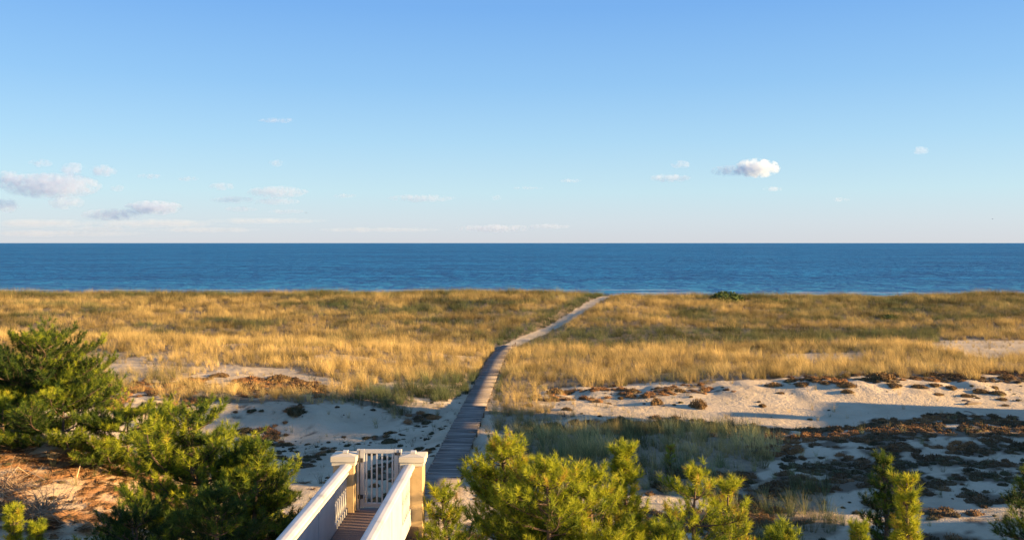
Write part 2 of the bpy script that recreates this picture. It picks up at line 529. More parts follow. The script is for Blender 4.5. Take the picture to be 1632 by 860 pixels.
me = np_mesh('ground', V, Fq, ground_material(), smooth_=True)
fx, fy = MX.ravel(), MY.ravel()
for nm, val in (('veg', grass_cover(fx, fy)), ('heath', heath_cover(fx, fy)), ('litter_glow', litter_glow_cover(fx, fy)),
                ('wet', smooth(205, 225, fy))):
    a = me.attributes.new(nm, 'FLOAT', 'POINT'); a.data.foreach_set('value', val.astype(np.float32))
tag(link('ground', me), kind='structure')

# ------------------------------------------------------------ sea
def water_material():
    m, nt, b = mat('sea_water', (.006, .075, .16), .40, .16)
    b.inputs['IOR'].default_value = 1.33
    tc = node(nt, 'ShaderNodeTexCoord')
    p = tc.outputs['Object']
    n_far = noise_tex(nt, .16, 7, .75, p, stretch=(.9, 1, 1))
    n_m = noise_tex(nt, .035, 6, .75, p, stretch=(.5, 1, 1))
    n_l = noise_tex(nt, .006, 5, .7, p, stretch=(.4, 1, 1))
    n_far = math_(nt, 'ADD', math_(nt, 'MULTIPLY', n_far, .42), math_(nt, 'ADD', math_(nt, 'MULTIPLY', n_m, .36), math_(nt, 'MULTIPLY', n_l, .22)))
    c = ramp(nt, n_far, [(.40, (.001, .048, .155)), (.50, (.002, .105, .285)), (.60, (.018, .23, .47))])
    # paler shallows along the beach
    sx = node(nt, 'ShaderNodeSeparateXYZ'); nt.links.new(p, sx.inputs[0])
    mr = node(nt, 'ShaderNodeMapRange'); mr.inputs['From Min'].default_value = 360; mr.inputs['From Max'].default_value = 235
    nt.links.new(sx.outputs['Y'], mr.inputs['Value'])
    sh = math_(nt, 'MULTIPLY', mr.outputs[0], math_(nt, 'MULTIPLY', n_far, .9))
    c = mixc(nt, sh, c, (.06, .27, .46))
    nt.links.new(c, b.inputs['Base Color'])
    h = noise_tex(nt, .55, 6, .62, p, stretch=(.42, 1, 1))
    h2 = noise_tex(nt, .13, 4, .6, p, stretch=(.7, 1, 1))
    hh = math_(nt, 'ADD', math_(nt, 'MULTIPLY', h, 1.1), math_(nt, 'MULTIPLY', h2, 9.0))
    bump(nt, b, hh, 1.0, 1.0)
    return m
def sea():
    xs = [0.0]; s = 25.0
    while xs[-1] < 70000: s *= 1.16; xs.append(xs[-1] + s)
    xs = np.array([-v for v in xs[:0:-1]] + xs)
    ys = [205.0]; s = 4.0
    while ys[-1] < 80000: s *= 1.06; ys.append(ys[-1] + s)
    ys = np.array(ys)
    X, Y = np.meshgrid(xs, ys)
    Z = np.zeros_like(X)
    I = np.arange(X.size).reshape(X.shape)
    Q = np.stack([I[:-1, :-1].ravel(), I[:-1, 1:].ravel(), I[1:, 1:].ravel(), I[1:, :-1].ravel()], 1)
    return np_mesh('sea', np.stack([X.ravel(), Y.ravel(), Z.ravel()], 1), Q, water_material(), smooth_=True)
tag(link('sea', sea()), kind='structure')

def breaker(name, y0, x0, x1, w, h, seed):
    """a low ridge of breaking foam lying along the shore"""
    n = 160
    xs = np.linspace(x0, x1, n)
    yc = y0 + 7 * (fbm(xs, xs * 0, 30, 3, seed) - .5)
    ww = w * np.clip(2.4 * (fbm(xs, xs * 0 + 9, 12, 3, seed + 5) - .30), .02, 1)
    prof = [(-1, 0), (-.4, .7), (0, 1), (.5, .55), (1, 0)]
    V = []
    for i in range(n):
        for a, b_ in prof: V.append((xs[i], yc[i] + a * ww[i], -.03 + b_ * h * min(1, ww[i] / w * 1.4)))
    I = np.arange(n * 5).reshape(n, 5)
    Q = np.stack([I[:-1, :-1].ravel(), I[1:, :-1].ravel(), I[1:, 1:].ravel(), I[:-1, 1:].ravel()], 1)
    m = bpy.data.materials.get('foam') or mat('foam', (.5, .58, .66), .7, .2)[0]
    return link(name, np_mesh(name, np.array(V), Q, m, smooth_=True))
foam = []
for k, (y0, x0, x1, w, h) in enumerate([(246, -190, 190, .50, .12), (256, -60, 190, .28, .10), (270, -190, 60, .20, .08)]):
    tag(breaker('surf', y0, x0, x1, w, h, 400 + k * 7), kind='structure')

# ------------------------------------------------------------ added houses out of view, placed and sized to cast the long shadows
M_shingle, nt, b = mat('cedar_shingle', (.30, .25, .20), .85)
tc = node(nt, 'ShaderNodeTexCoord')
br = node(nt, 'ShaderNodeTexBrick'); br.inputs['Scale'].default_value = 5
br.inputs['Color1'].default_value = (.33, .28, .23, 1); br.inputs['Color2'].default_value = (.24, .20, .17, 1); br.inputs['Mortar'].default_value = (.12, .10, .08, 1)
mp = node(nt, 'ShaderNodeMapping'); mp.inputs['Rotation'].default_value = (math.radians(90), 0, 0)
nt.links.new(tc.outputs['Object'], mp.inputs[0]); nt.links.new(mp.outputs[0], br.inputs['Vector']); nt.links.new(br.outputs[0], b.inputs['Base Color'])
M_roof = mat('roof_shingle', (.16, .15, .15), .9)[0]
M_wtrim = mat('white_trim', (.78, .77, .74), .5)[0]
M_glass = mat('window_glass', (.03, .04, .05), .08, .6)[0]

def house(x, y, w, d, eave, ridge, label, z0=4.2):
    root = link('shade_house', None, loc=(x, y, z0))
    tag(root, label, 'house', 'added unseen houses that cast shade on the dunes')
    m = MB(); m.box(-w / 2, w / 2, -d / 2, d / 2, -.6, eave)
    vs = [(-w / 2, -d / 2, eave), (w / 2, -d / 2, eave), (0, -d / 2, ridge - .12), (-w / 2, d / 2, eave), (w / 2, d / 2, eave), (0, d / 2, ridge - .12)]
    m.add(vs, [(0, 1, 2), (5, 4, 3), (0, 2, 5, 3), (1, 4, 5, 2)])
    m.build('wall', M_shingle, root)
    r = MB(); t = .18; ov = .5
    sl = (ridge - eave) / (w / 2)
    for s in (-1, 1):
        a = [(s * (w / 2 + ov), -d / 2 - ov, eave - ov * sl), (0, -d / 2 - ov, ridge), (0, d / 2 + ov, ridge), (s * (w / 2 + ov), d / 2 + ov, eave - ov * sl)]
        bt = [(p[0], p[1], p[2] + t) for p in a]
        f = [(0, 1, 2, 3), (7, 6, 5, 4), (0, 4, 5, 1), (2, 6, 7, 3), (3, 7, 4, 0)]
        r.add(a + bt, f)
    ro = r.build('roof', M_roof, root)
    c = MB(); c.box(-w * .22 - .4, -w * .22 + .4, -.5, .5, eave + 1, ridge + .9)
    c.build('chimney', M_shingle, ro)
    for s in (-1, 1):
        for zz in (1.2, 4.2):
            if zz + 1.6 > eave: continue
            for k in range(3):
                yy = (k - 1) * d * .3
                fr = MB()
                for (ya, yb, za, zb) in ((yy - .6, yy + .6, zz - .1, zz), (yy - .6, yy + .6, zz + 1.5, zz + 1.62), (yy - .6, yy - .48, zz, zz + 1.5), (yy + .48, yy + .6, zz, zz + 1.5), (yy - .48, yy + .48, zz + .72, zz + .78)):
                    fr.box(min(s * (w / 2), s * (w / 2 + .06)), max(s * (w / 2), s * (w / 2 + .06)), ya, yb, za, zb)
                fo = fr.build('window', M_wtrim, root)
                g = MB(); g.box(min(s * (w / 2 - .01), s * (w / 2 + .02)), max(s * (w / 2 - .01), s * (w / 2 + .02)), yy - .47, yy + .47, zz + .01, zz + 1.49)
                g.build('pane', M_glass, fo)
    dr = MB(); dr.box(-.5, .5, d / 2, d / 2 + .06, -.1, 2.1)
    do = dr.build('door', M_wtrim, root)
    kn = MB(); kn.tube([(.38, d / 2 + .06, 1.0), (.38, d / 2 + .12, 1.0)], .03, 8); kn.build('handle', M_glass, do)
    return root
house(59, 42.4, 9, 4.2, 9.4, 15.0, 'added unseen shade caster, a tall narrow shingled house next to the lowest cottage', 3.8)
house(60, 48.6, 8, 6.2, 4.0, 7.4, 'added unseen shade caster, the lowest shingled cottage, nearest the sea in the row', 3.8)
house(61, 30.8, 10, 9.8, 8.6, 14.2, 'added unseen shade caster, the widest shingled house, in the middle of the row')
house(61, 19.5, 9, 5.5, 6.2, 10.8, 'added unseen shade caster, the smallest shingled house, farthest from the sea in the row')

# ------------------------------------------------------------ boardwalk
def weathered(name, c1, c2, c3, sc=1.0):
    m, nt, b = mat(name, c1, .85, .25)
    t = attr(nt, 'tint')
    c = ramp(nt, t, [(.0, c1), (.5, c2), (1.0, c3)])
    tc = node(nt, 'ShaderNodeTexCoord')
    g = noise_tex(nt, 3.0 * sc, 5, .65, tc.outputs['Object'], stretch=(1.2, 9, 9))
    c = mixc(nt, math_(nt, 'MULTIPLY', g, .5), c, (.10, .09, .09))
    nt.links.new(c, b.inputs['Base Color'])
    bump(nt, b, g, .5, .01)
    return m
M_board = weathered('weathered_boards', (.155, .13, .105), (.27, .225, .185), (.43, .36, .295))
M_timber = mat('brown_timber', (.22, .15, .09), .85)[0]

def boardwalk():
    root = link('boardwalk', None, loc=(-3.02, 27, 4.5))
    tag(root, 'long weathered grey plank boardwalk running through the dune grass towards the sea', 'boardwalk')
    inv = Vector((3.02, -27, -4.5))
    VV = []; FF = []; TT = []
    y = 27.0; k = 0; HW = .745
    r = random.Random(5)
    while y < 99.2:
        x = float(np.interp(y, BW[:, 0], BW[:, 1])); z = float(np.interp(y, BW[:, 0], BW[:, 2]))
        x2 = float(np.interp(y + .3, BW[:, 0], BW[:, 1])); a = math.atan2(x2 - x, .3) * .9
        z2 = float(np.interp(y + .3, BW[:, 0], BW[:, 2]))
        hw = HW + r.uniform(-.06, .045); t = r.random() ** 1.2
        tilt = r.uniform(-.022, .022); dz = r.uniform(-.006, .014); wd = .066
        ca, sa = math.cos(a), math.sin(a)
        n = len(VV)
        for zz in (-.035, 0):
            for (u, v) in ((-hw, -wd), (hw, -wd), (hw, wd), (-hw, wd)):
                lift = tilt * u / hw + (v / .3) * (z2 - z)
                VV.append((x + u * ca + v * sa + inv.x, y - u * sa + v * ca + inv.y, z + dz + zz + lift + inv.z)); TT.append(t)
        for f in ((3, 2, 1, 0), (4, 5, 6, 7), (0, 1, 5, 4), (1, 2, 6, 5), (2, 3, 7, 6), (3, 0, 4, 7)):
            FF.append([i + n for i in f])
        y += .142; k += 1
    link('deck_boards', np_mesh('deck_boards', VV, FF, M_board, TT), root)
    for s in (-1, 1):
        b = MB()
        ys = list(np.arange(27, 99.3, 1.5))
        for i in range(len(ys) - 1):
            p = []
            for yy in (ys[i], ys[i + 1]):
                xx = float(np.interp(yy, BW[:, 0], BW[:, 1])) + s * .66; zz = float(np.interp(yy, BW[:, 0], BW[:, 2]))
                for dx in (-.02, .02):
                    for dz in (-.22, -.04): p.append((xx + dx + inv.x, yy + inv.y, zz + dz + inv.z))
            b.add(p, [(0, 1, 3, 2), (6, 7, 5, 4), (1, 5, 7, 3), (0, 2, 6, 4), (2, 3, 7, 6), (0, 4, 5, 1)])
        b.build('stringer', M_timber, root)
    for yy in list(np.arange(29, 97, 3.2)) + [97.6, 99.1]:
        for s in (-1, 1):
            xx = float(np.interp(yy, BW[:, 0], BW[:, 1])); zz = float(np.interp(yy, BW[:, 0], BW[:, 2]))
            up = .34 if (yy > 93 and s > 0) else -.03
            b = MB(); b.box(xx + s * .74 - .045 + inv.x, xx + s * .74 + .045 + inv.x, yy - .045 + inv.y, yy + .045 + inv.y, zz - .9 + inv.z, zz + up + inv.z)
            b.build('post', M_timber, root)
    return root
boardwalk()

# ------------------------------------------------------------ elevated footbridge with gate
M_paint, nt, b = mat('white_paint', (.74, .73, .70), .42, .4)
_n = noise_tex(nt, 2.0, 5, .65)
nt.links.new(ramp(nt, _n, [(.28, (.33, .32, .29)), (.40, (.46, .455, .44)), (.6, (.53, .525, .51))]), b.inputs['Base Color'])
_r = noise_tex(nt, 18, 3, .6); bump(nt, b, _r, .12, .01)
M_cream, nt, b = mat('cream_paint', (.74, .60, .36), .5, .35)
_n = noise_tex(nt, 3.0, 5, .65)
nt.links.new(ramp(nt, _n, [(.30, (.42, .30, .15)), (.6, (.55, .40, .21))]), b.inputs['Base Color'])
M_cap = mat('cream_white_paint', (.60, .545, .42), .5, .35)[0]
M_dark = mat('dark_iron', (.03, .03, .035), .5, .5)[0]
M_deck, nt, b = mat('composite_decking', (.17, .115, .10), .7, .3)
_g = noise_tex(nt, 5, 5, .6, stretch=(2, 14, 2))
nt.links.new(ramp(nt, _g, [(.3, (.13, .088, .078)), (.7, (.21, .15, .13))]), b.inputs['Base Color'])
DIR = math.atan2(.135, 5.4)     # the bridge heads a hair to the right of straight ahead
BX, BY, BZ = -2.985, 20.5, 8.0  # middle of the deck at the gate
Rz = Matrix.Rotation(-DIR, 4, 'Z')
HWB = .705                      # half the spacing of the parapets
Y0 = -17.5                      # near end, in bridge coordinates (the gate is at 0)

bridge = link('footbridge', None, loc=(BX, BY, BZ)); bridge.rotation_euler = (0, 0, -DIR)
tag(bridge, 'raised white footbridge with brown decking and solid side walls leading to the gate', 'footbridge')
b_ = MB(); y = Y0
while y < .10:
    b_.box(-HWB + .06, HWB - .06, y, y + .134, -.04, 0); y += .14
b_.build('decking', M_deck, bridge)
b_ = MB()
for s in (-1, 1): b_.box(s * .5 - .05, s * .5 + .05, Y0, -.05, -.30, -.045)
for yy in np.arange(Y0 + .5, 0, 2.8): b_.box(-.90, .90, yy - .05, yy + .05, -.52, -.305)
b_.box(-.92, .92, -.30, -.12, -.56, -.305)
b_.build('beam', M_timber, bridge)
for yy in list(np.arange(Y0 + .5, -1, 2.8)) + [-.21]:
    for s in (-1, 1):
        b_ = MB(); b_.box(s * .72 - .07, s * .72 + .07, yy - .22, yy - .08, -4.3, -.525); b_.build('support_post', M_timber, bridge)
PAN_END = -1.62                 # the last bay before the gate posts is open scrollwork
for s in (-1, 1):
    w = MB()
    w.box(s * HWB - .045, s * HWB + .045, Y0, PAN_END, -.26, 1.0)
    w.box(s * HWB - .045, s * HWB + .045, PAN_END, -.26, -.26, .12)
    w.box(s * HWB - .045, s * HWB + .045, PAN_END, -.26, .90, 1.0)
    wall = w.build('parapet_panel', M_paint, bridge)
    # vertical joint battens and a lower moulding
    q = MB()
    for yy in np.arange(Y0 + .1, PAN_END - .2, 2.4):
        q.box(s * HWB - .058, s * HWB + .058, yy - .03, yy + .03, -.255, .995)
    q.box(s * HWB - .062, s * HWB + .062, Y0, -.262, .86, .905)
    q.build('batten', M_paint, wall)
    # flat sawn balusters with a lens-shaped profile
    sb = MB()
    nb = 7
    for k in range(nb):
        yc = PAN_END + .10 + (abs(PAN_END) - .26 - .20) * k / (nb - 1)
        prof = []
        N = 22
        for i in range(N + 1):
            t = i / N; zz = .12 + .78 * t
            hw = .030 + .044 * abs(math.sin(2 * math.pi * t)) ** .8
            prof.append((zz, hw))
        vs = []
        for zz, hw in prof:
            vs += [(s * HWB - .022, yc - hw, zz), (s * HWB + .022, yc - hw, zz), (s * HWB + .022, yc + hw, zz), (s * HWB - .022, yc + hw, zz)]
        fs = []
        for i in range(N):
            a = i * 4
            for j in range(4): fs.append((a + j, a + (j + 1) % 4, a + 4 + (j + 1) % 4, a + 4 + j))
        sb.add(vs, fs)
    sb.build('baluster_panel', M_paint, bridge)
    # rounded handrail cap
    hr = MB(); ys_ = [Y0, -.262]
    pr = [(-.125, 1.003), (-.13, 1.03), (-.115, 1.062), (-.07, 1.085), (0, 1.094), (.07, 1.085), (.115, 1.062), (.13, 1.03), (.125, 1.003)]
    vs = [(s * HWB + x, yy, z) for yy in ys_ for x, z in pr]; n = len(pr)
    fs = [(i, i + 1, n + i + 1, n + i) for i in range(n - 1)] + [(n - 1, 0, n, 2 * n - 1)] + [tuple(range(n - 1, -1, -1)), tuple(range(n, 2 * n))]
    hr.add(vs, fs)
    h_ = hr.build('handrail', M_paint, bridge, sm=False)
    # gate post with plinth, panelled faces and stepped cap
    P = MB(); cx = s * .765; cy = 0.0; hw = .235
    P.box(cx - hw, cx + hw, cy - hw, cy + hw, -.56, 1.16, bev=.008)
    po = P.build('gate_post', M_cream, bridge)
    K = MB()
    K.box(cx - hw - .03, cx + hw + .03, cy - hw - .03, cy + hw + .03, 1.04, 1.12, bev=.006)
    K.box(cx - hw - .055, cx + hw + .055, cy - hw - .055, cy + hw + .055, 1.122, 1.245, bev=.012)
    # shallow pyramid
    e = hw + .05
    K.add([(cx - e, cy - e, 1.247), (cx + e, cy - e, 1.247), (cx + e, cy + e, 1.247), (cx - e, cy + e, 1.247), (cx - .09, cy - .09, 1.275), (cx + .09, cy - .09, 1.275), (cx + .09, cy + .09, 1.275), (cx - .09, cy + .09, 1.275)],
          [(0, 1, 5, 4), (1, 2, 6, 5), (2, 3, 7, 6), (3, 0, 4, 7), (4, 5, 6, 7)])
    kc = K.build('post_cap', M_cap, po)
    L = MB(); L.box(cx - .06, cx + .06, cy - .06, cy + .06, 1.277, 1.33, bev=.006)
    L.build('finial', M_paint, kc)

# steps beyond the gate, down to the boardwalk
st = link('steps', None, loc=(BX, BY, BZ)); st.rotation_euler = (0, 0, -DIR)
tag(st, 'timber steps going down behind the white gate to the boardwalk', 'steps')
n = 18; run = 6.4 / n; rise = (8.0 - 4.62) / n
for k in range(n):
    t_ = MB(); t_.box(-.52, .52, .30 + k * run, .30 + (k + 1) * run + .02, -(k + 1) * rise - .04, -(k + 1) * rise, bev=.006); t_.build('tread', M_deck, st)
for s in (-1, 1):
    g = MB(); a = math.atan2(3.38, 6.4)
    p = [(s * .56 + dx, yy, zz + dz) for dx in (-.025, .025) for (yy, zz) in ((.25, -.1), (6.75, -3.45)) for dz in (-.26, 0)]
    g.add(p, [(0, 2, 3, 1), (4, 5, 7, 6), (0, 4, 6, 2), (1, 3, 7, 5), (2, 6, 7, 3), (0, 1, 5, 4)])
    g.build('stringer', M_timber, st)

# the gate
gate = link('gate', None, loc=(BX, BY, BZ)); gate.rotation_euler = (0, 0, -DIR)
tag(gate, 'closed white gate with upright pickets between the two cream posts', 'gate')
g0, g1 = -.435, .435
fr = MB()
fr.box(g0, g0 + .10, -.03, .03, .06, 1.36, bev=.006)
fr.box(g1 - .10, g1, -.03, .03, .06, 1.36, bev=.006)
fr.box(g0 + .101, g1 - .101, -.028, .028, 1.27, 1.358, bev=.006)
fr.box(g0 + .101, g1 - .101, -.028, .028, .062, .155, bev=.006)
fr.build('gate_frame', M_paint, gate)
for k in range(6):
    xx = g0 + .10 + (.67) * (k + .5) / 6 + (k - 2.5) * .006
    p = MB(); p.box(xx - .017, xx + .017, -.017, .017, .156, 1.269); p.build('picket', M_paint, gate)
for s_, nm in ((-1, 'hinge_stile'), (1, 'latch_stile')):
    j = MB(); j.box(s_ * .475 - .028, s_ * .475 + .028, -.04, .04, 0, 1.36); j.build(nm, M_paint, gate)
for zz in (.30, 1.12):
    hb = MB(); hb.box(g0 - .05, g0 + .07, -.05, -.031, zz - .045, zz + .045, bev=.004); hb.tube([(g0 - .006, -.06, zz - .06), (g0 - .006, -.06, zz + .06)], .016, 8)
    hb.build('hinge', M_dark, gate)
lb = MB(); lb.box(g1 - .09, g1 + .05, -.055, -.031, 1.24, 1.30, bev=.004); lb.tube([(g1 - .02, -.09, 1.27), (g1 - .02, -.04, 1.27)], .014, 8); lb.build('latch', M_dark, gate)
rd = MB(); rd.tube([(g0 - .012, -.05, .02), (g0 - .012, -.05, 1.34)], .008, 6); rd.build('drop_rod', M_dark, gate)

# ------------------------------------------------------------ instanced ground plants
def tuft_mesh(name, nb, hmin, hmax, width, spread, bend, matl, seed, seg=3, base_r=.08):
    r = np.random.default_rng(seed)
    V = []; Q = []; T = []
    for k in range(nb):
        a = r.uniform(0, 2 * math.pi); rr = base_r * math.sqrt(r.random())
        bx, by = rr * math.cos(a), rr * math.sin(a)
        a2 = a + r.normal(0, .7); h = r.uniform(hmin, hmax)
        lean = abs(r.normal(0, spread)); bd = r.uniform(.2, 1) * bend
        wa = r.uniform(0, math.pi)
        wx, wy = math.cos(wa) * width, math.sin(wa) * width
        n0 = len(V); tn = r.random()
        for i in range(seg + 1):
            t = i / seg
            out = lean * t * h + bd * t * t * h
            w = (1 - t) ** .7 * .9 + .1
            x = bx + math.cos(a2) * out - .16 * t * t * h; y = by + math.sin(a2) * out
            z = h * t * (1 - .28 * (lean + bd) * t) - .04
            V += [(x - wx * w / 2, y - wy * w / 2, z), (x + wx * w / 2, y + wy * w / 2, z)]
            T += [tn * .6 + (1 - t) * .9] * 2
        for i in range(seg):
            a_ = n0 + i * 2; Q.append((a_, a_ + 1, a_ + 3, a_ + 2))
    me = np_mesh(name, V, Q, matl, T)
    return me

def plant_mat(name, stops, trans=.25):
    m, nt, b = mat(name, (.3, .2, .1), .75, .15)
    t = attr(nt, 'tone', 'INSTANCER'); own = attr(nt, 'tint')
    f = math_(nt, 'ADD', math_(nt, 'MULTIPLY', own, .30), math_(nt, 'MULTIPLY', t, .78))
    c = ramp(nt, f, stops)
    v = attr(nt, 'bright', 'INSTANCER')
    hs = node(nt, 'ShaderNodeHueSaturation')
    nt.links.new(c, hs.inputs['Color']); nt.links.new(v, hs.inputs['Value'])
    nt.links.new(hs.outputs[0], b.inputs['Base Color'])
    tr = node(nt, 'ShaderNodeBsdfTranslucent'); nt.links.new(hs.outputs[0], tr.inputs['Color'])
    mx = node(nt, 'ShaderNodeMixShader'); mx.inputs[0].default_value = trans
    out = [n for n in nt.nodes if n.type == 'OUTPUT_MATERIAL'][0]
    nt.links.new(b.outputs[0], mx.inputs[1]); nt.links.new(tr.outputs[0], mx.inputs[2]); nt.links.new(mx.outputs[0], out.inputs['Surface'])
    return m
M_grass = plant_mat('dune_grass_blades', [(0.0, (.56, .405, .155)), (.25, (.43, .315, .125)), (.5, (.23, .19, .08)), (.75, (.115, .13, .055)), (1.0, (.06, .085, .04))], .3)
M_heath = plant_mat('beach_heather_leaves', [(0.0, (.34, .17, .06)), (.35, (.20, .11, .05)), (.7, (.105, .075, .04)), (1.0, (.07, .075, .035))], .1)

def scatter(name, pts, rot, scl, tone, bright, kind, sources, kindprop=None):
    """one object: a cloud of points with a geometry-nodes modifier that plants a tuft on each"""
    me = bpy.data.meshes.new(name)
    me.vertices.add(len(pts)); me.vertices.foreach_set('co', np.asarray(pts, np.float32).ravel())
    for nm, arr, ty, prop in (('rot', rot, 'FLOAT_VECTOR', 'vector'), ('scl', scl, 'FLOAT_VECTOR', 'vector'), ('tone', tone, 'FLOAT', 'value'), ('bright', bright, 'FLOAT', 'value'), ('pick', kind, 'INT', 'value')):
        a = me.attributes.new(nm, ty, 'POINT')
        a.data.foreach_set(prop, np.asarray(arr, np.int32 if ty == 'INT' else np.float32).ravel())
    o = link(name, me)
    ng = bpy.data.node_groups.new(name, 'GeometryNodeTree')
    ng.interface.new_socket('Geometry', in_out='INPUT', socket_type='NodeSocketGeometry')
    ng.interface.new_socket('Geometry', in_out='OUTPUT', socket_type='NodeSocketGeometry')
    gi = ng.nodes.new('NodeGroupInput'); go = ng.nodes.new('NodeGroupOutput')
    iop = ng.nodes.new('GeometryNodeInstanceOnPoints')
    iop.inputs['Pick Instance'].default_value = True
    ng.links.new(gi.outputs[0], iop.inputs['Points'])
    gti = ng.nodes.new('GeometryNodeJoinGeometry')
    for sm in sources[::-1]:
        so = bpy.data.objects.new(sm.name + '_source', sm)
        oi = ng.nodes.new('GeometryNodeObjectInfo'); oi.inputs['Object'].default_value = so
        oi.inputs['As Instance'].default_value = True
        ng.links.new(oi.outputs['Geometry'], gti.inputs[0])
    ng.links.new(gti.outputs[0], iop.inputs['Instance'])
    def named(nm, ty):
        n = ng.nodes.new('GeometryNodeInputNamedAttribute'); n.data_type = ty; n.inputs['Name'].default_value = nm
        return n.outputs['Attribute']
    ng.links.new(named('pick', 'INT'), iop.inputs['Instance Index'])
    e2r = ng.nodes.new('FunctionNodeEulerToRotation'); ng.links.new(named('rot', 'FLOAT_VECTOR'), e2r.inputs[0])
    ng.links.new(e2r.outputs[0], iop.inputs['Rotation'])
    ng.links.new(named('scl', 'FLOAT_VECTOR'), iop.inputs['Scale'])
    ng.links.new(iop.outputs[0], go.inputs[0])
    md = o.modifiers.new('scatter', 'NODES'); md.node_group = ng
    return o

near_t = [tuft_mesh('grass_tuft', 30, .45, 1.05, .013, .30, .30, M_grass, 10 + i, 3, .14) for i in range(4)]
far_t = [tuft_mesh('grass_tuft_far', 22, .40, 1.0, .017, .32, .28, M_grass, 30 + i, 2, .28) for i in range(4)]

def sample(xa, ya, xb, yb, dens):
    n = int((xb - xa) * (yb - ya) * dens)
    return rng.uniform(xa, xb, n), rng.uniform(ya, yb, n)

def grass(name, ya, yb, dens, src, xlim, label_kind='stuff', hs=1.0):
    x, y = sample(-xlim, ya, xlim, yb, dens)
    keep = np.abs(x) < y * .60 + 8
    x, y = x[keep], y[keep]
    cov = grass_cover(x, y)
    k2 = (rng.random(len(x)) < cov * np.clip(.25 + 2.0 * (fbm(x, y, 1.5, 3, 77) - .28), 0.05, 1)); x, y, cov = x[k2], y[k2], cov[k2]
    z = H(x, y); n = len(x)
    g = green_amt(x, y)
    tone = np.clip(g + rng.normal(0, .18, n) + .04, 0, 1)
    br = np.clip(.92 + 1.7 * (fbm(x * .8, y, 1.7, 3, 131) - .5) + rng.normal(0, .22, n), .35, 1.8)
    rust = smooth(.55, .75, fbm(x, y, 6, 3, 151)) * (y > 101)
    br = br * (1 - .22 * rust) * np.where(y > 101, 1.04, 1.18)
    tone = np.clip(tone + np.where(y > 101, .02, -.06), 0, 1)
    s = hs * rng.uniform(.5, 1.25, n) * (.72 + .5 * fbm(x, y, 3, 2, 91)) * (.55 + .45 * np.minimum(cov * 1.2, 1))
    dp = dist_line(x, y, PA)
    s = s * np.where(y > 135, .65 + .9 * fbm(x, y, 4, 3, 171), 1)
    s = s * np.where((y > 97) & (dp > 0), .45 + .55 * smooth(.8, 3.2, dp), 1)
    scl = np.stack([s * .9, s * .9, s * rng.uniform(.85, 1.35, n)], 1)
    rot = np.stack([rng.normal(0, .09, n), rng.normal(-.06, .10, n), rng.uniform(-1.2, 1.2, n)], 1)
    mound = (y < 50) & (x > -1) & (x < 16)
    br[mound] *= 1.5  # brighter blade colour stands in for sunlight on this mound
    low_ = (y < 37) & (x > 4)
    scl[low_] *= .8; tone[low_] = np.clip(tone[low_] + .12, 0, 1)
    o = scatter(name, np.stack([x, y, z], 1), rot, scl, tone, br, rng.integers(0, len(src), n), src)
    print(name, n)
    return tag(o, kind='stuff')
grass('dune_grass', 30, 62, 9.0, near_t, 46)
grass('dune_grass', 62, 101, 6.5, near_t, 70)
grass('dune_grass', 101, 172, 7.5, far_t, 112, hs=.92)

def blob_mesh(name, n, r, h, leaf, seed, matl, up=.6):
    """leafy twiggy cushion: many small leaf faces standing off a low dome"""
    q = np.random.default_rng(seed)
    V = []; Q = []; T = []
    for k in range(n):
        a = q.uniform(0, 2 * math.pi); t = q.random() ** .5
        ph = t * math.pi / 2
        rad = r * math.sin(ph) * q.uniform(.75, 1.08) * (1 + .22 * math.sin(3 * a + seed) + .12 * math.sin(5 * a))
        p = Vector((rad * math.cos(a), rad * math.sin(a), h * math.cos(ph) ** .8 * q.uniform(.55, 1.08)))
        nrm = Vector((math.cos(a) * math.sin(ph) * .8, math.sin(a) * math.sin(ph) * .8, up + math.cos(ph))).normalized()
        nrm = (nrm + Vector(q.normal(0, .35, 3))).normalized()
        side = nrm.cross(Vector(q.normal(0, 1, 3))).normalized()
        L = leaf * q.uniform(.7, 1.5); W = leaf * q.uniform(.2, .38)
        tn = q.random(); n0 = len(V)
        V += [tuple(p - side * W - nrm * L * .6), tuple(p + side * W - nrm * L * .6), tuple(p + side * W * .5 + nrm * L * .6), tuple(p - side * W * .5 + nrm * L * .6)]
        T += [tn] * 4
        Q.append((n0, n0 + 1, n0 + 2, n0 + 3))
    # dark twiggy core so the cushion is not see-through
    m = 10; n0 = len(V)
    for j, (zz, rr) in enumerate(((-.05, .92), (.35, .80), (.62, .5))):
        for i in range(m):
            a = 2 * math.pi * i / m
            rad = r * rr * (1 + .22 * math.sin(3 * a + seed) + .12 * math.sin(5 * a))
            V.append((rad * math.cos(a), rad * math.sin(a), h * zz)); T.append(.9)
    for j in range(2):
        for i in range(m): Q.append((n0 + j * m + i, n0 + j * m + (i + 1) % m, n0 + (j + 1) * m + (i + 1) % m, n0 + (j + 1) * m + i))
    for i in range(0, m // 2 - 1): Q.append((n0 + 2 * m + i, n0 + 2 * m + i + 1, n0 + 2 * m + m - 2 - i, n0 + 2 * m + m - 1 - i))
    return np_mesh(name, V, Q, matl, T)

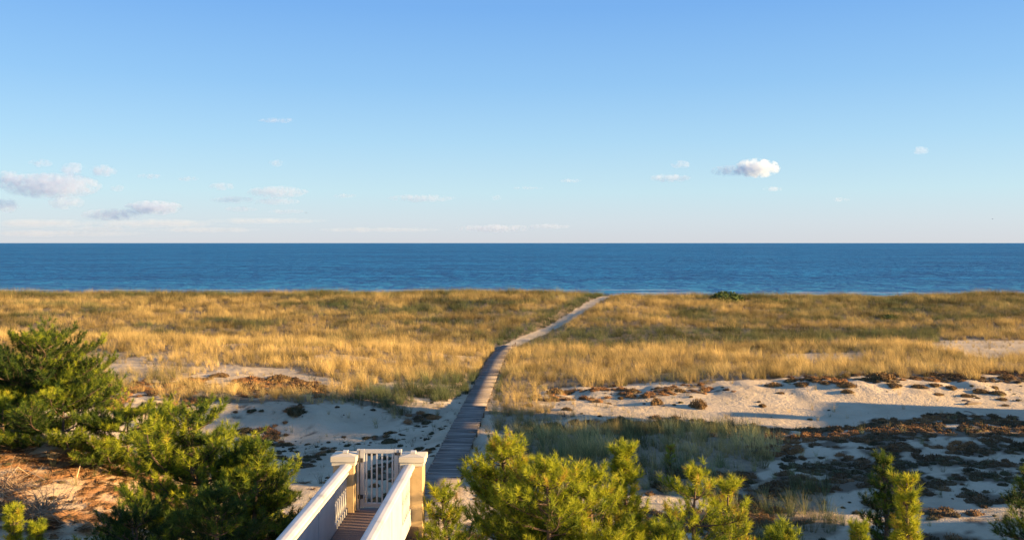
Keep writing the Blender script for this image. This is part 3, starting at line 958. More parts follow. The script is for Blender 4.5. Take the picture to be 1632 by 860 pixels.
mat_src = [blob_mesh('heather_tuft', 110, .24, .17, .045, 60 + i, M_heath) for i in range(4)]
def heath(name, xa, ya, xb, yb, dens):
    x, y = sample(xa, ya, xb, yb, dens)
    c = heath_cover(x, y)
    k = rng.random(len(x)) < c * .8; x, y = x[k], y[k]
    n = len(x); z = H(x, y) - .02
    px, py = to_px(x, y)
    rust = smooth(.40, .62, fbm(x, y, 2.2, 3, 241))
    warm = ((py < 728) & (y > 42)) * 1.0
    tone = np.clip(.72 - .30 * rust - .36 * warm * (.35 + rust) + rng.normal(0, .12, n), 0, 1)
    s = rng.uniform(.55, 1.25, n) * (.7 + .6 * fbm(x, y, 1.2, 2, 251))
    scl = np.stack([s, s, s * rng.uniform(.6, 1.2, n)], 1)
    rot = np.stack([rng.normal(0, .08, n), rng.normal(0, .08, n), rng.uniform(0, 6.28, n)], 1)
    o = scatter(name, np.stack([x, y, z], 1), rot, scl, tone, np.clip(rng.normal(1, .2, n), .5, 1.6), rng.integers(0, 4, n), mat_src)
    print(name, n)
    return tag(o, kind='stuff')
heath('beach_heather_mat', -48, 22, 48, 72, 9)

# sparse single sprigs on the open sand
def sprigs():
    x, y = sample(-46, 26, 46, 64, 6)
    x2, y2 = sample(-20, 40, 2, 58, 5)
    x = np.concatenate([x, x2]); y = np.concatenate([y, y2])
    px, py = to_px(x, y)
    c = .35 * smooth(.42, .7, fbm(x, y, 2.4, 3, 501)) + .05
    c[poly(px, py, [(1150, 645), (1250, 620), (1632, 640), (1632, 662), (1480, 655), (1340, 680), (1240, 686), (1120, 672)])] = .01
    c[(np.abs(dist_line(x, y, BW)) < 1.0)] = 0
    c *= (grass_cover(x, y) < .2)
    k = rng.random(len(x)) < c; x, y = x[k], y[k]; n = len(x)
    s = .18 + .6 * rng.random(n) ** 1.8
    src = [tuft_mesh('sprig', 12, .3, .7, .014, .45, .5, M_grass, 80 + i, 2, .12) for i in range(3)] + [mat_src[0], mat_src[2]]
    o = scatter('beach_sprigs', np.stack([x, y, H(x, y)], 1), np.stack([x * 0, x * 0, rng.uniform(0, 6.28, n)], 1), np.stack([s, s, s], 1),
                np.clip(rng.normal(.75, .2, n), 0, 1), rng.uniform(.5, 1.0, n), rng.integers(0, 5, n), src)
    tag(o, kind='stuff')
sprigs()

# fallen pine needles and bits on the left bank
def debris():
    x, y = sample(-30, 22, -8, 42, 20)
    k = rng.random(len(x)) < np.minimum(1, litter_glow_cover(x, y) + .1) * .8; x, y = x[k], y[k]; n = len(x)
    V = []; Q = []
    r = np.random.default_rng(4)
    for k in range(26):
        p = r.normal(0, .09, 2); a = r.uniform(0, 3.14); L = r.uniform(.04, .12); h = r.uniform(0, .03)
        n0 = len(V); c, s_ = math.cos(a), math.sin(a)
        V += [(p[0] - c * L, p[1] - s_ * L, .0), (p[0] + c * L, p[1] + s_ * L, h + .02), (p[0] + c * L - s_ * .012, p[1] + s_ * L + c * .012, h + .03), (p[0] - c * L - s_ * .012, p[1] - s_ * L + c * .012, .01)]
        Q.append((n0, n0 + 1, n0 + 2, n0 + 3))
    me = np_mesh('needle_litter_source', V, Q, M_heath, [.2] * len(V))
    o = scatter('needle_litter', np.stack([x, y, H(x, y)], 1), np.stack([x * 0, x * 0, rng.uniform(0, 6.28, n)], 1), np.stack([x * 0 + 1] * 3, 1),
                rng.uniform(0, .9, n), rng.uniform(.6, 1.5, n), x.astype(int) * 0, [me])
    tag(o, kind='stuff')
debris()

# ------------------------------------------------------------ countable low shrubs
def clump_mat(name, c1, c2, c3):
    m, nt, b = mat(name, c1, .8, .15)
    nt.links.new(ramp(nt, attr(nt, 'tint'), [(0, c1), (.5, c2), (1, c3)]), b.inputs['Base Color'])
    return m
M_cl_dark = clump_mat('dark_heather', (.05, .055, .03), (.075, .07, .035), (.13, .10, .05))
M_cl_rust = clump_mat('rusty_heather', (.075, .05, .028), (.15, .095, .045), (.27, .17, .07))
M_cl_green = clump_mat('bayberry_leaves', (.04, .07, .02), (.07, .11, .03), (.12, .16, .045))
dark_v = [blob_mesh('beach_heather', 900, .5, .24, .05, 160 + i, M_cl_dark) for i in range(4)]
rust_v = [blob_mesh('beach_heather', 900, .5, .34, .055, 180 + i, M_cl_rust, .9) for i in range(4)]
green_v = [blob_mesh('bayberry_shrub', 1500, .5, .60, .06, 190 + i, M_cl_green) for i in range(3)]
def clumps(lst, var, label, group, flat=1.0, name='beach_heather', cat='shrub'):
    for i, (px, py, w) in enumerate(lst):
        x, y, z = ground_at(px, py + 3)
        s = w / 1450 * y * random.uniform(.72, 1.02)
        base = link(name, var[i % len(var)], loc=(x, y, z - .03), rz=random.uniform(0, 6.28))
        base.scale = (s * random.uniform(.95, 1.1), s * random.uniform(.9, 1.2), s * flat * random.uniform(.8, 1.15))
        tag(base, label[i] if isinstance(label, list) else label, cat, group)
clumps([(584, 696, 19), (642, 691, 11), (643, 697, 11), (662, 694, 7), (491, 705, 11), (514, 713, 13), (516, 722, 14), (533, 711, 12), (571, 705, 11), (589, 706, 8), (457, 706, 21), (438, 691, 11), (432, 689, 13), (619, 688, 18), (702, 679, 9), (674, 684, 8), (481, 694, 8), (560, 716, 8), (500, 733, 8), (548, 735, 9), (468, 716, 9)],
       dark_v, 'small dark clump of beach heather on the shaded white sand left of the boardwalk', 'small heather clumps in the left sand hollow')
clumps([(621, 702, 32)], dark_v, 'widest dark green heather cushion on the sand just above the white gate', None)
clumps([(420, 704, 28), (410, 687, 28), (385, 691, 24), (236, 676, 20), (401, 652, 22), (252, 664, 26), (215, 652, 34), (390, 684, 30)],
       dark_v, 'broad dark heather cushion at the left edge of the sand hollow by the pines', 'broad heather cushions on the left')
clumps([(471, 656, 30)], dark_v, 'dark shrub hanging on the sand scarp below the golden grass fringe', None, 1.6)
clumps([(670, 714, 26), (688, 714, 18), (681, 671, 20), (683, 660, 18), (664, 676, 14), (690, 724, 12)],
       dark_v, 'dark heather clump at the left edge of the boardwalk', 'heather clumps beside the boardwalk')
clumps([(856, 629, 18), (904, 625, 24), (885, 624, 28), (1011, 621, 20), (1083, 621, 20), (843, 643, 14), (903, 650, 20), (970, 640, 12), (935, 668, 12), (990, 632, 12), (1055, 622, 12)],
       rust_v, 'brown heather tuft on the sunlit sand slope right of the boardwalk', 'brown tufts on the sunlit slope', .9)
clumps([(1046, 641, 24)], rust_v, 'rusty shrub clinging to the steep side of the sunlit dune face', None, 1.7)
clumps([(1114, 646, 27)], rust_v, 'large rusty shrub at the foot of the sunlit dune face', None, 1.6)
clumps([(1215, 645, 13)], rust_v, 'lone small bush on the smooth sunlit sand with its shadow beside it', None, 1.5)
clumps([(1234, 612, 34), (1279, 611, 24), (1349, 612, 30), (1350, 622, 18), (1314, 607, 18), (1424, 613, 26), (1405, 600, 36), (1460, 600, 22), (1485, 596, 30), (1527, 597, 24), (1300, 604, 20), (1380, 603, 22), (1560, 600, 24), (1600, 600, 24), (1262, 604, 20)],
       rust_v, 'rusty heather clump along the grassy lip above the smooth sand', 'heather clumps along the dune lip', .75)
clumps([(1244, 624, 17), (1464, 614, 30), (1490, 611, 24), (1516, 616, 26), (1495, 626, 17), (1539, 629, 18), (1562, 622, 30), (1584, 615, 20), (1590, 625, 24), (1597, 634, 22), (1602, 644, 14), (1619, 661, 10)],
       rust_v, 'brown heather clump on the rough sand below the lip at the far right', 'heather clumps on the right sand slope', .8)
clumps([(881, 681, 42), (921, 683, 24), (828, 674, 14), (1134, 674, 22), (985, 677, 60), (1050, 676, 30), (945, 690, 24), (848, 686, 18)],
       dark_v, 'dark heather mound along the shaded foot of the sunlit sand slope', 'dark mounds at the foot of the slope', 1.2)
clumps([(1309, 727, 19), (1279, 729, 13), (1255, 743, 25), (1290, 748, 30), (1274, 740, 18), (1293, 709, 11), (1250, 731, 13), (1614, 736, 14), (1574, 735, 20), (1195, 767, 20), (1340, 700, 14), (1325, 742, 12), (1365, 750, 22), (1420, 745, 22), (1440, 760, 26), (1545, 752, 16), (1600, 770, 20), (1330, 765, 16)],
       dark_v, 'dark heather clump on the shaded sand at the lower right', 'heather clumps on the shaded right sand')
clumps([(392, 616, 52), (442, 604, 40), (484, 622, 56), (350, 596, 30)], rust_v, 'wide rust brown heather cushion in the bare patch of the golden grass', 'rust brown cushions in the bare patch', .7)
clumps([(606, 752, 24), (625, 764, 16), (598, 772, 16), (632, 744, 18), (590, 750, 20), (617, 786, 14), (600, 792, 14)],
       rust_v, 'rusty heather tuft seen between the pickets of the gate', 'tufts behind the gate', 1.0)
clumps([(1156, 477, 46)], green_v, 'rounded dark green shrub on the crest of the foredune against the sea', None, .6, 'bayberry_shrub')
clumps([(1232, 480, 26), (1252, 481, 28)], green_v, 'dark low shrub on the dune crest right of the rounded green one', 'dark low shrubs on the crest', .5, 'bayberry_shrub')
clumps([(1418, 503, 44)], green_v, 'dark green shrub in the grass of the foredune below the crest on the right', None, .22, 'bayberry_shrub')

# ------------------------------------------------------------ driftwood and dead branches
M_drift = mat('driftwood', (.16, .13, .11), .9)[0]
M_dead = mat('dead_twigs', (.34, .24, .15), .9)[0]
M_pale = mat('pale_dead_branch', (.50, .36, .22), .9)[0]
def drift(px0, py0, px1, py1, r, label):
    a = Vector(ground_at(px0, py0)); c = Vector(ground_at(px1, py1))
    m = MB(); mid = (a + c) / 2
    pts = [a + (c - a) * t + Vector((0, 0, r * .8 + .04 * math.sin(t * 5))) - mid for t in (0, .2, .45, .7, 1)]
    m.tube(pts, [r * .6, r, r * .9, r * .8, r * .4], 8)
    tag(m.build('driftwood', M_drift, None, True, mid), label, 'driftwood')
drift(1538, 646, 1564, 643, .10, 'thick dark driftwood log lying on the smooth sand at the right')
drift(1532, 639, 1552, 641, .05, 'thinner pale driftwood stick just left of the thick log')
drift(1612, 664, 1622, 670, .045, 'short dark stick on the shaded sand near the right edge')
drift(1536, 656, 1556, 659, .03, 'thin stick in the shaded sand below the driftwood log')

def dead_bush(x, y, z, size, label, seed, trunk=True):
    r = random.Random(seed)
    root = link('dead_shrub', None, loc=(x, y, z)); tag(root, label, 'dead shrub')
    if trunk:
        t = MB(); t.tube([(0.05, 0, -.1), (0, 0, .3 * size), (-.12 * size, .05, .55 * size)], [.05, .045, .03], 8); t.build('trunk', M_drift, root, True)
    b = MB()
    for k in range(150):
        a = r.uniform(0, 6.28); el = r.uniform(-.1, 1.2)
        L = size * r.uniform(.35, 1.0)
        d = Vector((math.cos(a) * math.cos(el), math.sin(a) * math.cos(el), math.sin(el)))
        o = Vector((r.gauss(-.1, .25) * size, r.gauss(0, .2) * size, .45 * size))
        p1 = o + d * L * .5 + Vector((0, 0, r.uniform(-.1, .1))); p2 = o + d * L + Vector((r.gauss(0, .12), r.gauss(0, .12), r.uniform(-.3, .1)))
        b.tube([o, p1, p2], [.012, .008, .004], 4, False)
    b.build('twigs', M_dead, root)
gx, gy, gz = ground_at(68, 838)
dead_bush(gx, gy, gz, 1.0, 'grey dead shrub with a bare crooked trunk on the left sandy bank', 3)
gx, gy, gz = ground_at(12, 800)
dead_bush(gx, gy, gz - .1, 1.1, 'tangle of dry straw coloured twigs at the left edge of the photo', 9, False)
def branch(pts, r, label, name='fallen_branch', m_=None):
    P = [Vector(ground_at(px, py)) + Vector((0, 0, h)) for px, py, h in pts]
    c = P[0].copy(); m = MB(); m.tube([p - c for p in P], [r * (1 - .6 * i / (len(P) - 1)) for i in range(len(P))], 6)
    tag(m.build(name, m_ or M_pale, None, True, c), label, 'branch')
branch([(2, 806, .1), (12, 790, .5), (28, 775, .6), (46, 768, .2)], .022, 'pale forked dead branch standing up from the sandy bank at far left')
branch([(0, 770, .2), (20, 764, .3), (45, 762, .2), (72, 770, .1)], .03, 'long dark fallen branch lying across the top of the left bank', m_=M_drift)
branch([(122, 764, .05), (127, 757, .25), (131, 752, .45)], .025, 'short pale broken stick upright on the orange bank')

# ------------------------------------------------------------ pines
M_bark = mat('pine_bark', (.13, .09, .065), .95)[0]
def needle_mat():
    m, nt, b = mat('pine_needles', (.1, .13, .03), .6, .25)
    c = ramp(nt, attr(nt, 'tint'), [(0, (.018, .042, .012)), (.3, (.05, .095, .014)), (.5, (.13, .185, .018)), (.64, (.30, .345, .020)), (.97, (.46, .46, .03)), (1, (.38, .26, .04))])  # dark stops serve shaded pines, yellow ones sunlit pines: light in the colour
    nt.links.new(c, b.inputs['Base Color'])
    tr = node(nt, 'ShaderNodeBsdfTranslucent'); nt.links.new(c, tr.inputs['Color'])
    mx = node(nt, 'ShaderNodeMixShader'); mx.inputs[0].default_value = .34
    out = [n for n in nt.nodes if n.type == 'OUTPUT_MATERIAL'][0]
    nt.links.new(b.outputs[0], mx.inputs[1]); nt.links.new(tr.outputs[0], mx.inputs[2]); nt.links.new(mx.outputs[0], out.inputs['Surface'])
    return m
M_needle = needle_mat()

def needles(tips, nn, L, wid, seed, tone0):
    """tips: list of (pos, dir, size, tone). All the needles of a crown as one mesh of thin triangles."""
    r = np.random.default_rng(seed)
    P = np.array([t[0][:] for t in tips]); D = np.array([t[1][:] for t in tips]); S = np.array([t[2] for t in tips]); T = np.array([t[3] for t in tips])
    m = len(tips)
    P = np.repeat(P, nn, 0); D = np.repeat(D, nn, 0); S = np.repeat(S, nn); T = np.repeat(T, nn)
    k = m * nn
    t = r.random(k)                                   # place along the shoot
    rnd = r.normal(0, 1, (k, 3)); rnd -= (rnd * D).sum(1)[:, None] * D; rnd /= np.linalg.norm(rnd, axis=1)[:, None] + 1e-9
    ang = r.uniform(.35, 1.5, k) * (1.2 - .55 * t)
    nd = D * np.cos(ang)[:, None] + rnd * np.sin(ang)[:, None]
    base = P + D * (t * .15 * S)[:, None] - D * (.06 * S)[:, None]
    tip = base + nd * (L * S * r.uniform(.75, 1.15, k))[:, None]
    side = np.cross(nd, r.normal(0, 1, (k, 3))); side /= np.linalg.norm(side, axis=1)[:, None] + 1e-9
    w = (wid * S)[:, None]
    V = np.stack([base - side * w, base + side * w, tip], 1).reshape(-1, 3)
    Fc = np.arange(k * 3).reshape(k, 3)
    tt = np.clip(T + r.normal(0, .07, k), 0, 1)
    return V, Fc, np.repeat(tt, 3)

def pine(name, x, y, h, w, label, seed, shape='bush', tone=.45, lean=(0, 0), z=None, whorl=.46, nn=46, trunk_r=None, dens=1.0, low=.08, group=None):
    """trunk with whorled, up-curving limbs, side twigs and a brush of needles on every shoot"""
    r = random.Random(seed)
    if z is None: z = float(H(x, y)) - .05
    root = link(name, None, loc=(x, y, z))
    tag(root, label, 'pine tree', group)
    tr = trunk_r or .035 + h * .017
    def axis(t):
        return Vector((lean[0] * t * t + .07 * h * math.sin(t * 4 + seed) * t * .4, lean[1] * t * t + .05 * h * math.cos(t * 5 + seed) * t * .4, h * t))
    tk = MB(); N = 12
    tk.tube([axis(i / N * .97) + (Vector((0, 0, -.2)) if i == 0 else Vector((0, 0, 0))) for i in range(N + 1)], [tr * (1 - .88 * i / N) + .006 for i in range(N + 1)], 9)
    tk.build('trunk', M_bark, root, True)
    br = MB(); tips = []
    t = low
    patch = [r.uniform(-.18, .18) for _ in range(60)]
    while t < .985:
        if shape == 'cone': R = w * (1 - t) ** .85 * (.9 + .1 * math.sin(t * 20))
        elif shape == 'column': R = w * (.35 + .65 * (1 - t) ** .6) * (1 if t < .9 else .6)
        else: R = w * (math.sin(math.pi * min(1, .12 + t * .93)) ** .6 * .62 + .50 * (1 - t))
        k = r.choice((5, 6, 7)) if h > 2 else r.choice((3, 4, 5))
        a0 = r.uniform(0, 6.28)
        for j in range(k):
            a = a0 + 6.28 * j / k + r.gauss(0, .25)
            L = max(.12, R * r.uniform(.42, 1.22))
            up = (.02 + .38 * t if shape == 'bush' else .45 + .3 * t) + r.gauss(0, .13)
            p0 = axis(t + r.uniform(-.015, .015))
            pts = []; M = 7
            bend = r.uniform(.05, .38)
            da = r.gauss(0, .25)
            for i in range(M + 1):
                s = i / M
                aa = a + da * s
                pts.append(p0 + Vector((math.cos(aa) * L * s, math.sin(aa) * L * s, L * (up * s + bend * s * s * s))))
            rb = min(tr * .5, .008 + L * .014)
            br.tube(pts, [rb * (1 - .8 * i / M) + .003 for i in range(M + 1)], 5, False)
            tn = tone + patch[r.randrange(60)]
            # side twigs
            nt_ = max(4, int(L / .10 * dens))
            for q in range(nt_):
                s = .22 + .78 * (q + r.random() * .8) / nt_
                s = min(s, 1)
                i = min(M - 1, int(s * M)); f = s * M - i
                b0 = pts[i].lerp(pts[i + 1], f); dr = (pts[i + 1] - pts[i]).normalized()
                sd = dr.cross(Vector((0, 0, 1))).normalized() * (1 if q % 2 else -1)
                tl = L * .36 * (1.15 - s) + r.uniform(.10, .30) * min(1, .15 + w / .8)
                d = (dr * r.uniform(.5, 1.0) + sd * r.uniform(.4, 1.0) + Vector((0, 0, r.uniform(-.05, .55)))).normalized()
                e = b0 + d * tl + Vector((0, 0, tl * .22))
                br.tube([b0, b0 + d * tl * .55, e], [.008, .006, .004], 4, False)
                m = max(1, int(tl / .13))
                for z_ in range(m):
                    u = (z_ + 1) / m
                    pp = b0 + d * tl * u + Vector((0, 0, tl * .22 * u * u))
                    dd = (d * .7 + Vector((r.gauss(0, .4), r.gauss(0, .4), .45 + r.random() * .6))).normalized()
                    tips.append((pp, dd, r.uniform(.7, 1.35), tn + r.gauss(0, .12) + .14 * (u == 1) - .16 * (1 - s)))  # inner shoots darker: older needles, with crown shadow painted in as well
            dd = (pts[-1] - pts[-2]).normalized() * .6 + Vector((0, 0, .7))
            tips.append((pts[-1], dd.normalized(), 1.2, tn + .15))
        t += min(whorl, .18 + w * .5) / h * r.uniform(.75, 1.25) * (1.15 - .45 * t)
    for k in range(5): tips.append((axis(.93 + k * .016), Vector((r.gauss(0, .2), r.gauss(0, .2), 1)).normalized(), 1.1, tone + .1))
    br.build('branches', M_bark, root)
    ks = min(1, .5 + w / 1.2)
    tips = [(a_, b_, c_ * ks, d_) for a_, b_, c_, d_ in tips]
    V, Fc, T = needles(tips, nn, .15, .0056, seed, tone)
    link('crown', np_mesh('crown', V, Fc, M_needle, T), root)
    print(name, len(tips))
    return root

def px_xy(px, d): return (px - 816) * d / F, d
def topz(py, d): return ZC - (py - 387) * d / F
def pine_px(name, px, py_top, d, wpx, label, seed, **kw):
    x, y = px_xy(px, d); zt = topz(py_top, d); z = float(H(x, y)) - .05
    return pine(name, x, y, zt - z, wpx * d / F, label, seed, z=z, **kw)
PINE = 'pine_tree'
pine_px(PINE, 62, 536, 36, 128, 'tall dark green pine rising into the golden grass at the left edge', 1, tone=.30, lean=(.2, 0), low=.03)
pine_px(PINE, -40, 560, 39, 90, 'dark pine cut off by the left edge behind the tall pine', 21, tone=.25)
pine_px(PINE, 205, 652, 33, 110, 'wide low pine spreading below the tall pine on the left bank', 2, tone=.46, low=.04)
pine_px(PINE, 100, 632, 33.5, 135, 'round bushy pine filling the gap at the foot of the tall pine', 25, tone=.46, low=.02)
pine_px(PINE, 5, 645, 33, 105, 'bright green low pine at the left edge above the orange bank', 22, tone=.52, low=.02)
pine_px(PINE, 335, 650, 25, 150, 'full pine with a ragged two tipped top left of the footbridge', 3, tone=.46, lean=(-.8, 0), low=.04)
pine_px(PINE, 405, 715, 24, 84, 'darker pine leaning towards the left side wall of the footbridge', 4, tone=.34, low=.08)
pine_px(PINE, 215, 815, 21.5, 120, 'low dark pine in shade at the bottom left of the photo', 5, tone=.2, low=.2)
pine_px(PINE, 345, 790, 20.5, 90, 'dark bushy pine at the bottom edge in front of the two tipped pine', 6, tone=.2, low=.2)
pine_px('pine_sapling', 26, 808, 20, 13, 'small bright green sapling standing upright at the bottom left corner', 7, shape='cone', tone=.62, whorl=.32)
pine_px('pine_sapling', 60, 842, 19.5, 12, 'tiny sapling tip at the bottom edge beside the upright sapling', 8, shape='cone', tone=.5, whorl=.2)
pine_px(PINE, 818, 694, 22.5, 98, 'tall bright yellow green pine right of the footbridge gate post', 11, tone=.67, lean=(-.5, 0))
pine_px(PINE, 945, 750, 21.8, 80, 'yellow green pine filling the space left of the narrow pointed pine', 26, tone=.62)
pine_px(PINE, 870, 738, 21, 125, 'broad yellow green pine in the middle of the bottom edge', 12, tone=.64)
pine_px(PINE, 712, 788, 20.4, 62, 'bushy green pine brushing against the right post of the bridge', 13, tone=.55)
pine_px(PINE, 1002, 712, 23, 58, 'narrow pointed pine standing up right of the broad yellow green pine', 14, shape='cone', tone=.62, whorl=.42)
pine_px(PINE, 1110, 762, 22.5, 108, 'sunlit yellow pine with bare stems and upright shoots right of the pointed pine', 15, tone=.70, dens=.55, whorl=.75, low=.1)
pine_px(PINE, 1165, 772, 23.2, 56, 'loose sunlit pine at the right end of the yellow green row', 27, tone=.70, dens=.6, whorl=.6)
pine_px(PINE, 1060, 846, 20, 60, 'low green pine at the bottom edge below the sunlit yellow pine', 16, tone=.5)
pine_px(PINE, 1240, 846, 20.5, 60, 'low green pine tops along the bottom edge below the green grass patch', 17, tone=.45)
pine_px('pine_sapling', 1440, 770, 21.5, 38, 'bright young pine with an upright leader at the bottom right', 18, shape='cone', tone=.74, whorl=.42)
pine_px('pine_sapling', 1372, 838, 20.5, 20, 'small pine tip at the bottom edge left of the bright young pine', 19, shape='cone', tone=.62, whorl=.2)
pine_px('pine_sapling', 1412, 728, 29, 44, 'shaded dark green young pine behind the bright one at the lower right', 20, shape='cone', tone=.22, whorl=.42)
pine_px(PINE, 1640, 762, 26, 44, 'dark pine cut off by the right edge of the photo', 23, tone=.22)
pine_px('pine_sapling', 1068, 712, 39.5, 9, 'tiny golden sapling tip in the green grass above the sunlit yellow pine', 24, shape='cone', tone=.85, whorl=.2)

pine('shade_pine', 53.5, 37.6, 15.0, 2.3, 'added unseen pine with a long bare trunk and sun blocking crown beside the widest shingled house', 40, tone=.35, low=.62, whorl=.5, nn=20, dens=.8)  # both added out of view: high crowns block sun over the left hollow
pine('shade_pine', 53.0, 40.6, 15.2, 2.3, 'added unseen bare trunked pine with a sun blocking crown beside the tall narrow shingled house', 43, tone=.35, low=.62, whorl=.5, nn=20, dens=.8)

# ------------------------------------------------------------ clouds
def cloud_mat(name, dens, cell, k=2.0, amt=2.4, seed=0.0, col=(1, 1, 1)):
    m = bpy.data.materials.new(name); m.use_nodes = True
    nt = m.node_tree
    for n in list(nt.nodes): nt.nodes.remove(n)
    out = node(nt, 'ShaderNodeOutputMaterial'); v = node(nt, 'ShaderNodeVolumePrincipled')
    v.inputs['Color'].default_value = (*col, 1); v.inputs['Anisotropy'].default_value = 0.2
    tc = node(nt, 'ShaderNodeTexCoord'); ge = node(nt, 'ShaderNodeNewGeometry')
    ln = node(nt, 'ShaderNodeVectorMath', operation='LENGTH'); nt.links.new(tc.outputs['Object'], ln.inputs[0])
    ns = node(nt, 'ShaderNodeTexNoise'); ns.inputs['Scale'].default_value = 1.0 / cell; ns.inputs['Detail'].default_value = 5; ns.inputs['Roughness'].default_value = .6
    mp = node(nt, 'ShaderNodeMapping'); mp.inputs['Location'].default_value = (seed * 113, 0, 0); nt.links.new(ge.outputs['Position'], mp.inputs[0]); nt.links.new(mp.outputs[0], ns.inputs['Vector'])
    a = math_(nt, 'SUBTRACT', 1.0, ln.outputs['Value'])
    a = math_(nt, 'MULTIPLY', a, k)
    b = math_(nt, 'MULTIPLY', math_(nt, 'SUBTRACT', ns.outputs['Fac'], .50), amt * 2)
    s = math_(nt, 'ADD', a, b)
    s = math_(nt, 'MINIMUM', math_(nt, 'MAXIMUM', s, 0.0), 1.0)
    nt.links.new(math_(nt, 'MULTIPLY', s, dens), v.inputs['Density'])
    nt.links.new(v.outputs[0], out.inputs['Volume'])
    return m
def ico(name, m):
    me = bpy.data.meshes.new(name)
    import bmesh
    bm = bmesh.new(); bmesh.ops.create_icosphere(bm, subdivisions=3, radius=1.0); bm.to_mesh(me); bm.free()
    me.materials.append(m); return me
puff = ico('cloud', cloud_mat('cloud_vapour', .020, 45, 1.9, 3.8, col=(.86, .93, 1)))
soft = ico('cloud_soft', cloud_mat('soft_cloud_vapour', .0066, 34, 1.7, 5.2, col=(.78, .86, 1)))
mid_ = ico('cloud_mid', cloud_mat('light_cloud_vapour', .0105, 42, 1.9, 3.8, col=(.75, .85, 1)))
wisp = ico('cloud_wisp', cloud_mat('thin_cloud_vapour', .0070, 38, 1.6, 4.2, col=(.76, .85, 1)))
bank = ico('cloud_bank', cloud_mat('hazy_cloud_vapour', .0022, 160, 1.8, 1.4))
def cloud(me, px, py, w, h, label, group=None, D=6000.0, name='cloud', parent=None):
    x = (px - 816) * D / F; z = ZC + (387 - py) * D / F
    rx = w / 2 * D / F; rz = h / 2 * D / F
    o = link(name, me, loc=(x, D, z)); o.scale = (rx, max(rz, min(rx * .55, rz * 2.2)), rz)
    if label: tag(o, label, 'cloud', group)
    return o
cloud(puff, 1206, 268, 78, 32, 'brightest cloud, a white puffy heap with a blue grey tail right of centre')
cloud(soft, 1168, 272, 76, 18, 'blue grey tail trailing left of the bright puffy cloud')
cloud(wisp, 1067, 284, 72, 14, 'flat thin cloud left of the bright puffy cloud, the lower of two')
cloud(wisp, 1085, 262, 34, 14, 'small pinkish puff left of the bright puffy cloud, the upper of two')
cloud(wisp, 1466, 240, 30, 14, 'small pinkish puff alone high at the right')
cloud(wisp, 1232, 301, 34, 8, 'small grey streak just under the bright puffy cloud')
cloud(wisp, 1340, 318, 30, 7, 'tiny faint streak low at the right over the sea')
cloud(soft, 80, 296, 165, 42, 'largest lavender cloud bank low in the sky at the left')
cloud(mid_, 116, 270, 44, 24, 'rounded pink lit puff above the largest lavender bank')
cloud(mid_, 164, 272, 46, 20, 'flat lavender puff right of the rounded pink lit one')
cloud(mid_, 16, 284, 52, 26, 'lavender puff at the left edge beside the largest bank')
cloud(wisp, 105, 322, 60, 24, 'ragged pale cloud just under the largest lavender bank')
cloud(mid_, 8, 328, 52, 22, 'pale pink cloud touching the left edge low over the sea')
cloud(mid_, 245, 331, 96, 24, 'long cloud with a bright right end low over the sea at the left')
cloud(soft, 178, 342, 100, 20, 'long pale cloud low over the sea left of the one with a bright end')
cloud(wisp, 65, 260, 40, 14, 'faint puff above the rounded pink lit one at the left')
cloud(wisp, 238, 281, 40, 9, 'small grey streak right of the flat lavender puff, first of two')
cloud(wisp, 300, 285, 36, 8, 'small grey streak right of the flat lavender puff, second of two')
cloud(wisp, 188, 300, 26, 11, 'tiny grey puff between the largest bank and the streaks')
cloud(wisp, 354, 297, 44, 13, 'small grey cloud left of the long layered cloud')
cloud(soft, 442, 306, 100, 20, 'long layered lavender cloud with a bright right tip left of centre')
cloud(wisp, 370, 318, 72, 12, 'thin layer under the left end of the long layered cloud')
cloud(wisp, 440, 321, 78, 12, 'thin layer right under the long layered cloud')
cloud(wisp, 385, 333, 56, 9, 'faint streak lowest under the long layered cloud')
cloud(wisp, 440, 260, 24, 14, 'small lone puff above the long layered cloud')
cloud(wisp, 443, 192, 64, 9, 'highest cloud, a faint thin grey streak left of centre')
cloud(wisp, 672, 316, 112, 13, 'long thin grey streak near the middle of the sky')
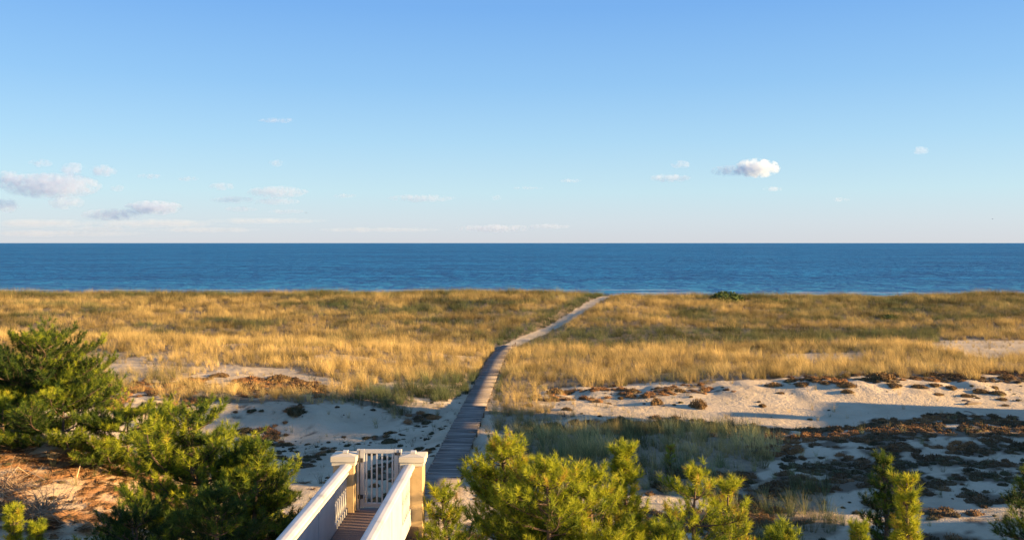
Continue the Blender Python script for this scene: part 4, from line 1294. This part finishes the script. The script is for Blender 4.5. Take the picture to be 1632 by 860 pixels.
cloud(wisp, 456, 337, 60, 8, 'thin pale streak beside the dark bird')
cloud(wisp, 788, 364, 130, 14, 'long faint cloud just above the horizon in the middle')
cloud(wisp, 875, 361, 70, 9, 'faint cloud just above the horizon right of the long middle one')
cloud(wisp, 910, 288, 36, 7, 'tiny streak right of the middle at mid height')
cloud(wisp, 842, 300, 50, 6, 'pair of hair thin specks of cloud near the middle')
cloud(wisp, 550, 312, 44, 8, 'faint small smudge of cloud left of the long thin streak')
cloud(wisp, 790, 315, 22, 9, 'tiny smudge right of the long thin streak')
for px, py, w, h in ((60, 356, 200, 16), (240, 356, 240, 16), (420, 352, 220, 12), (90, 372, 300, 12), (600, 366, 220, 9), (330, 366, 200, 10), (160, 364, 120, 10)):
    tag(cloud(bank, px, py, w, h, None, None, 9000, 'horizon_haze_cloud'), kind='stuff')

# ------------------------------------------------------------ gulls
M_gull = mat('gull_feathers', (.30, .30, .32), .8)[0]
def gull(px, py, d, label, rz):
    x, y = px_xy(px, d); z = topz(py, d)
    root = link('gull', None, loc=(x, y, z), rz=rz); tag(root, label, 'bird')
    m = MB(); m.tube([(0, -.26, 0), (0, -.2, .01), (0, -.05, 0), (0, .12, 0), (0, .22, .03), (0, .30, .03)], [.01, .05, .075, .07, .045, .012], 8); m.build('body', M_gull, root, True)
    for s in (-1, 1):
        w = MB(); P = [(s * .05, -.10, .03), (s * .05, .10, .03), (s * .36, .16, .20), (s * .36, .0, .20), (s * .72, .02, .10), (s * .70, -.05, .10)]
        w.add(P + [(p[0], p[1], p[2] + .012) for p in P], [(0, 1, 2, 3), (3, 2, 4, 5), (9, 8, 7, 6), (11, 10, 8, 9), (0, 6, 7, 1), (1, 7, 8, 2), (2, 8, 10, 4), (4, 10, 11, 5), (5, 11, 9, 3), (3, 9, 6, 0)])
        w.build('wing', M_gull, root)
gull(488, 339, 430, 'tiny dark gull flying low over the sea left of centre', 1.2)
gull(1582, 349, 430, 'tiny dark gull flying low over the sea near the right edge', .3)
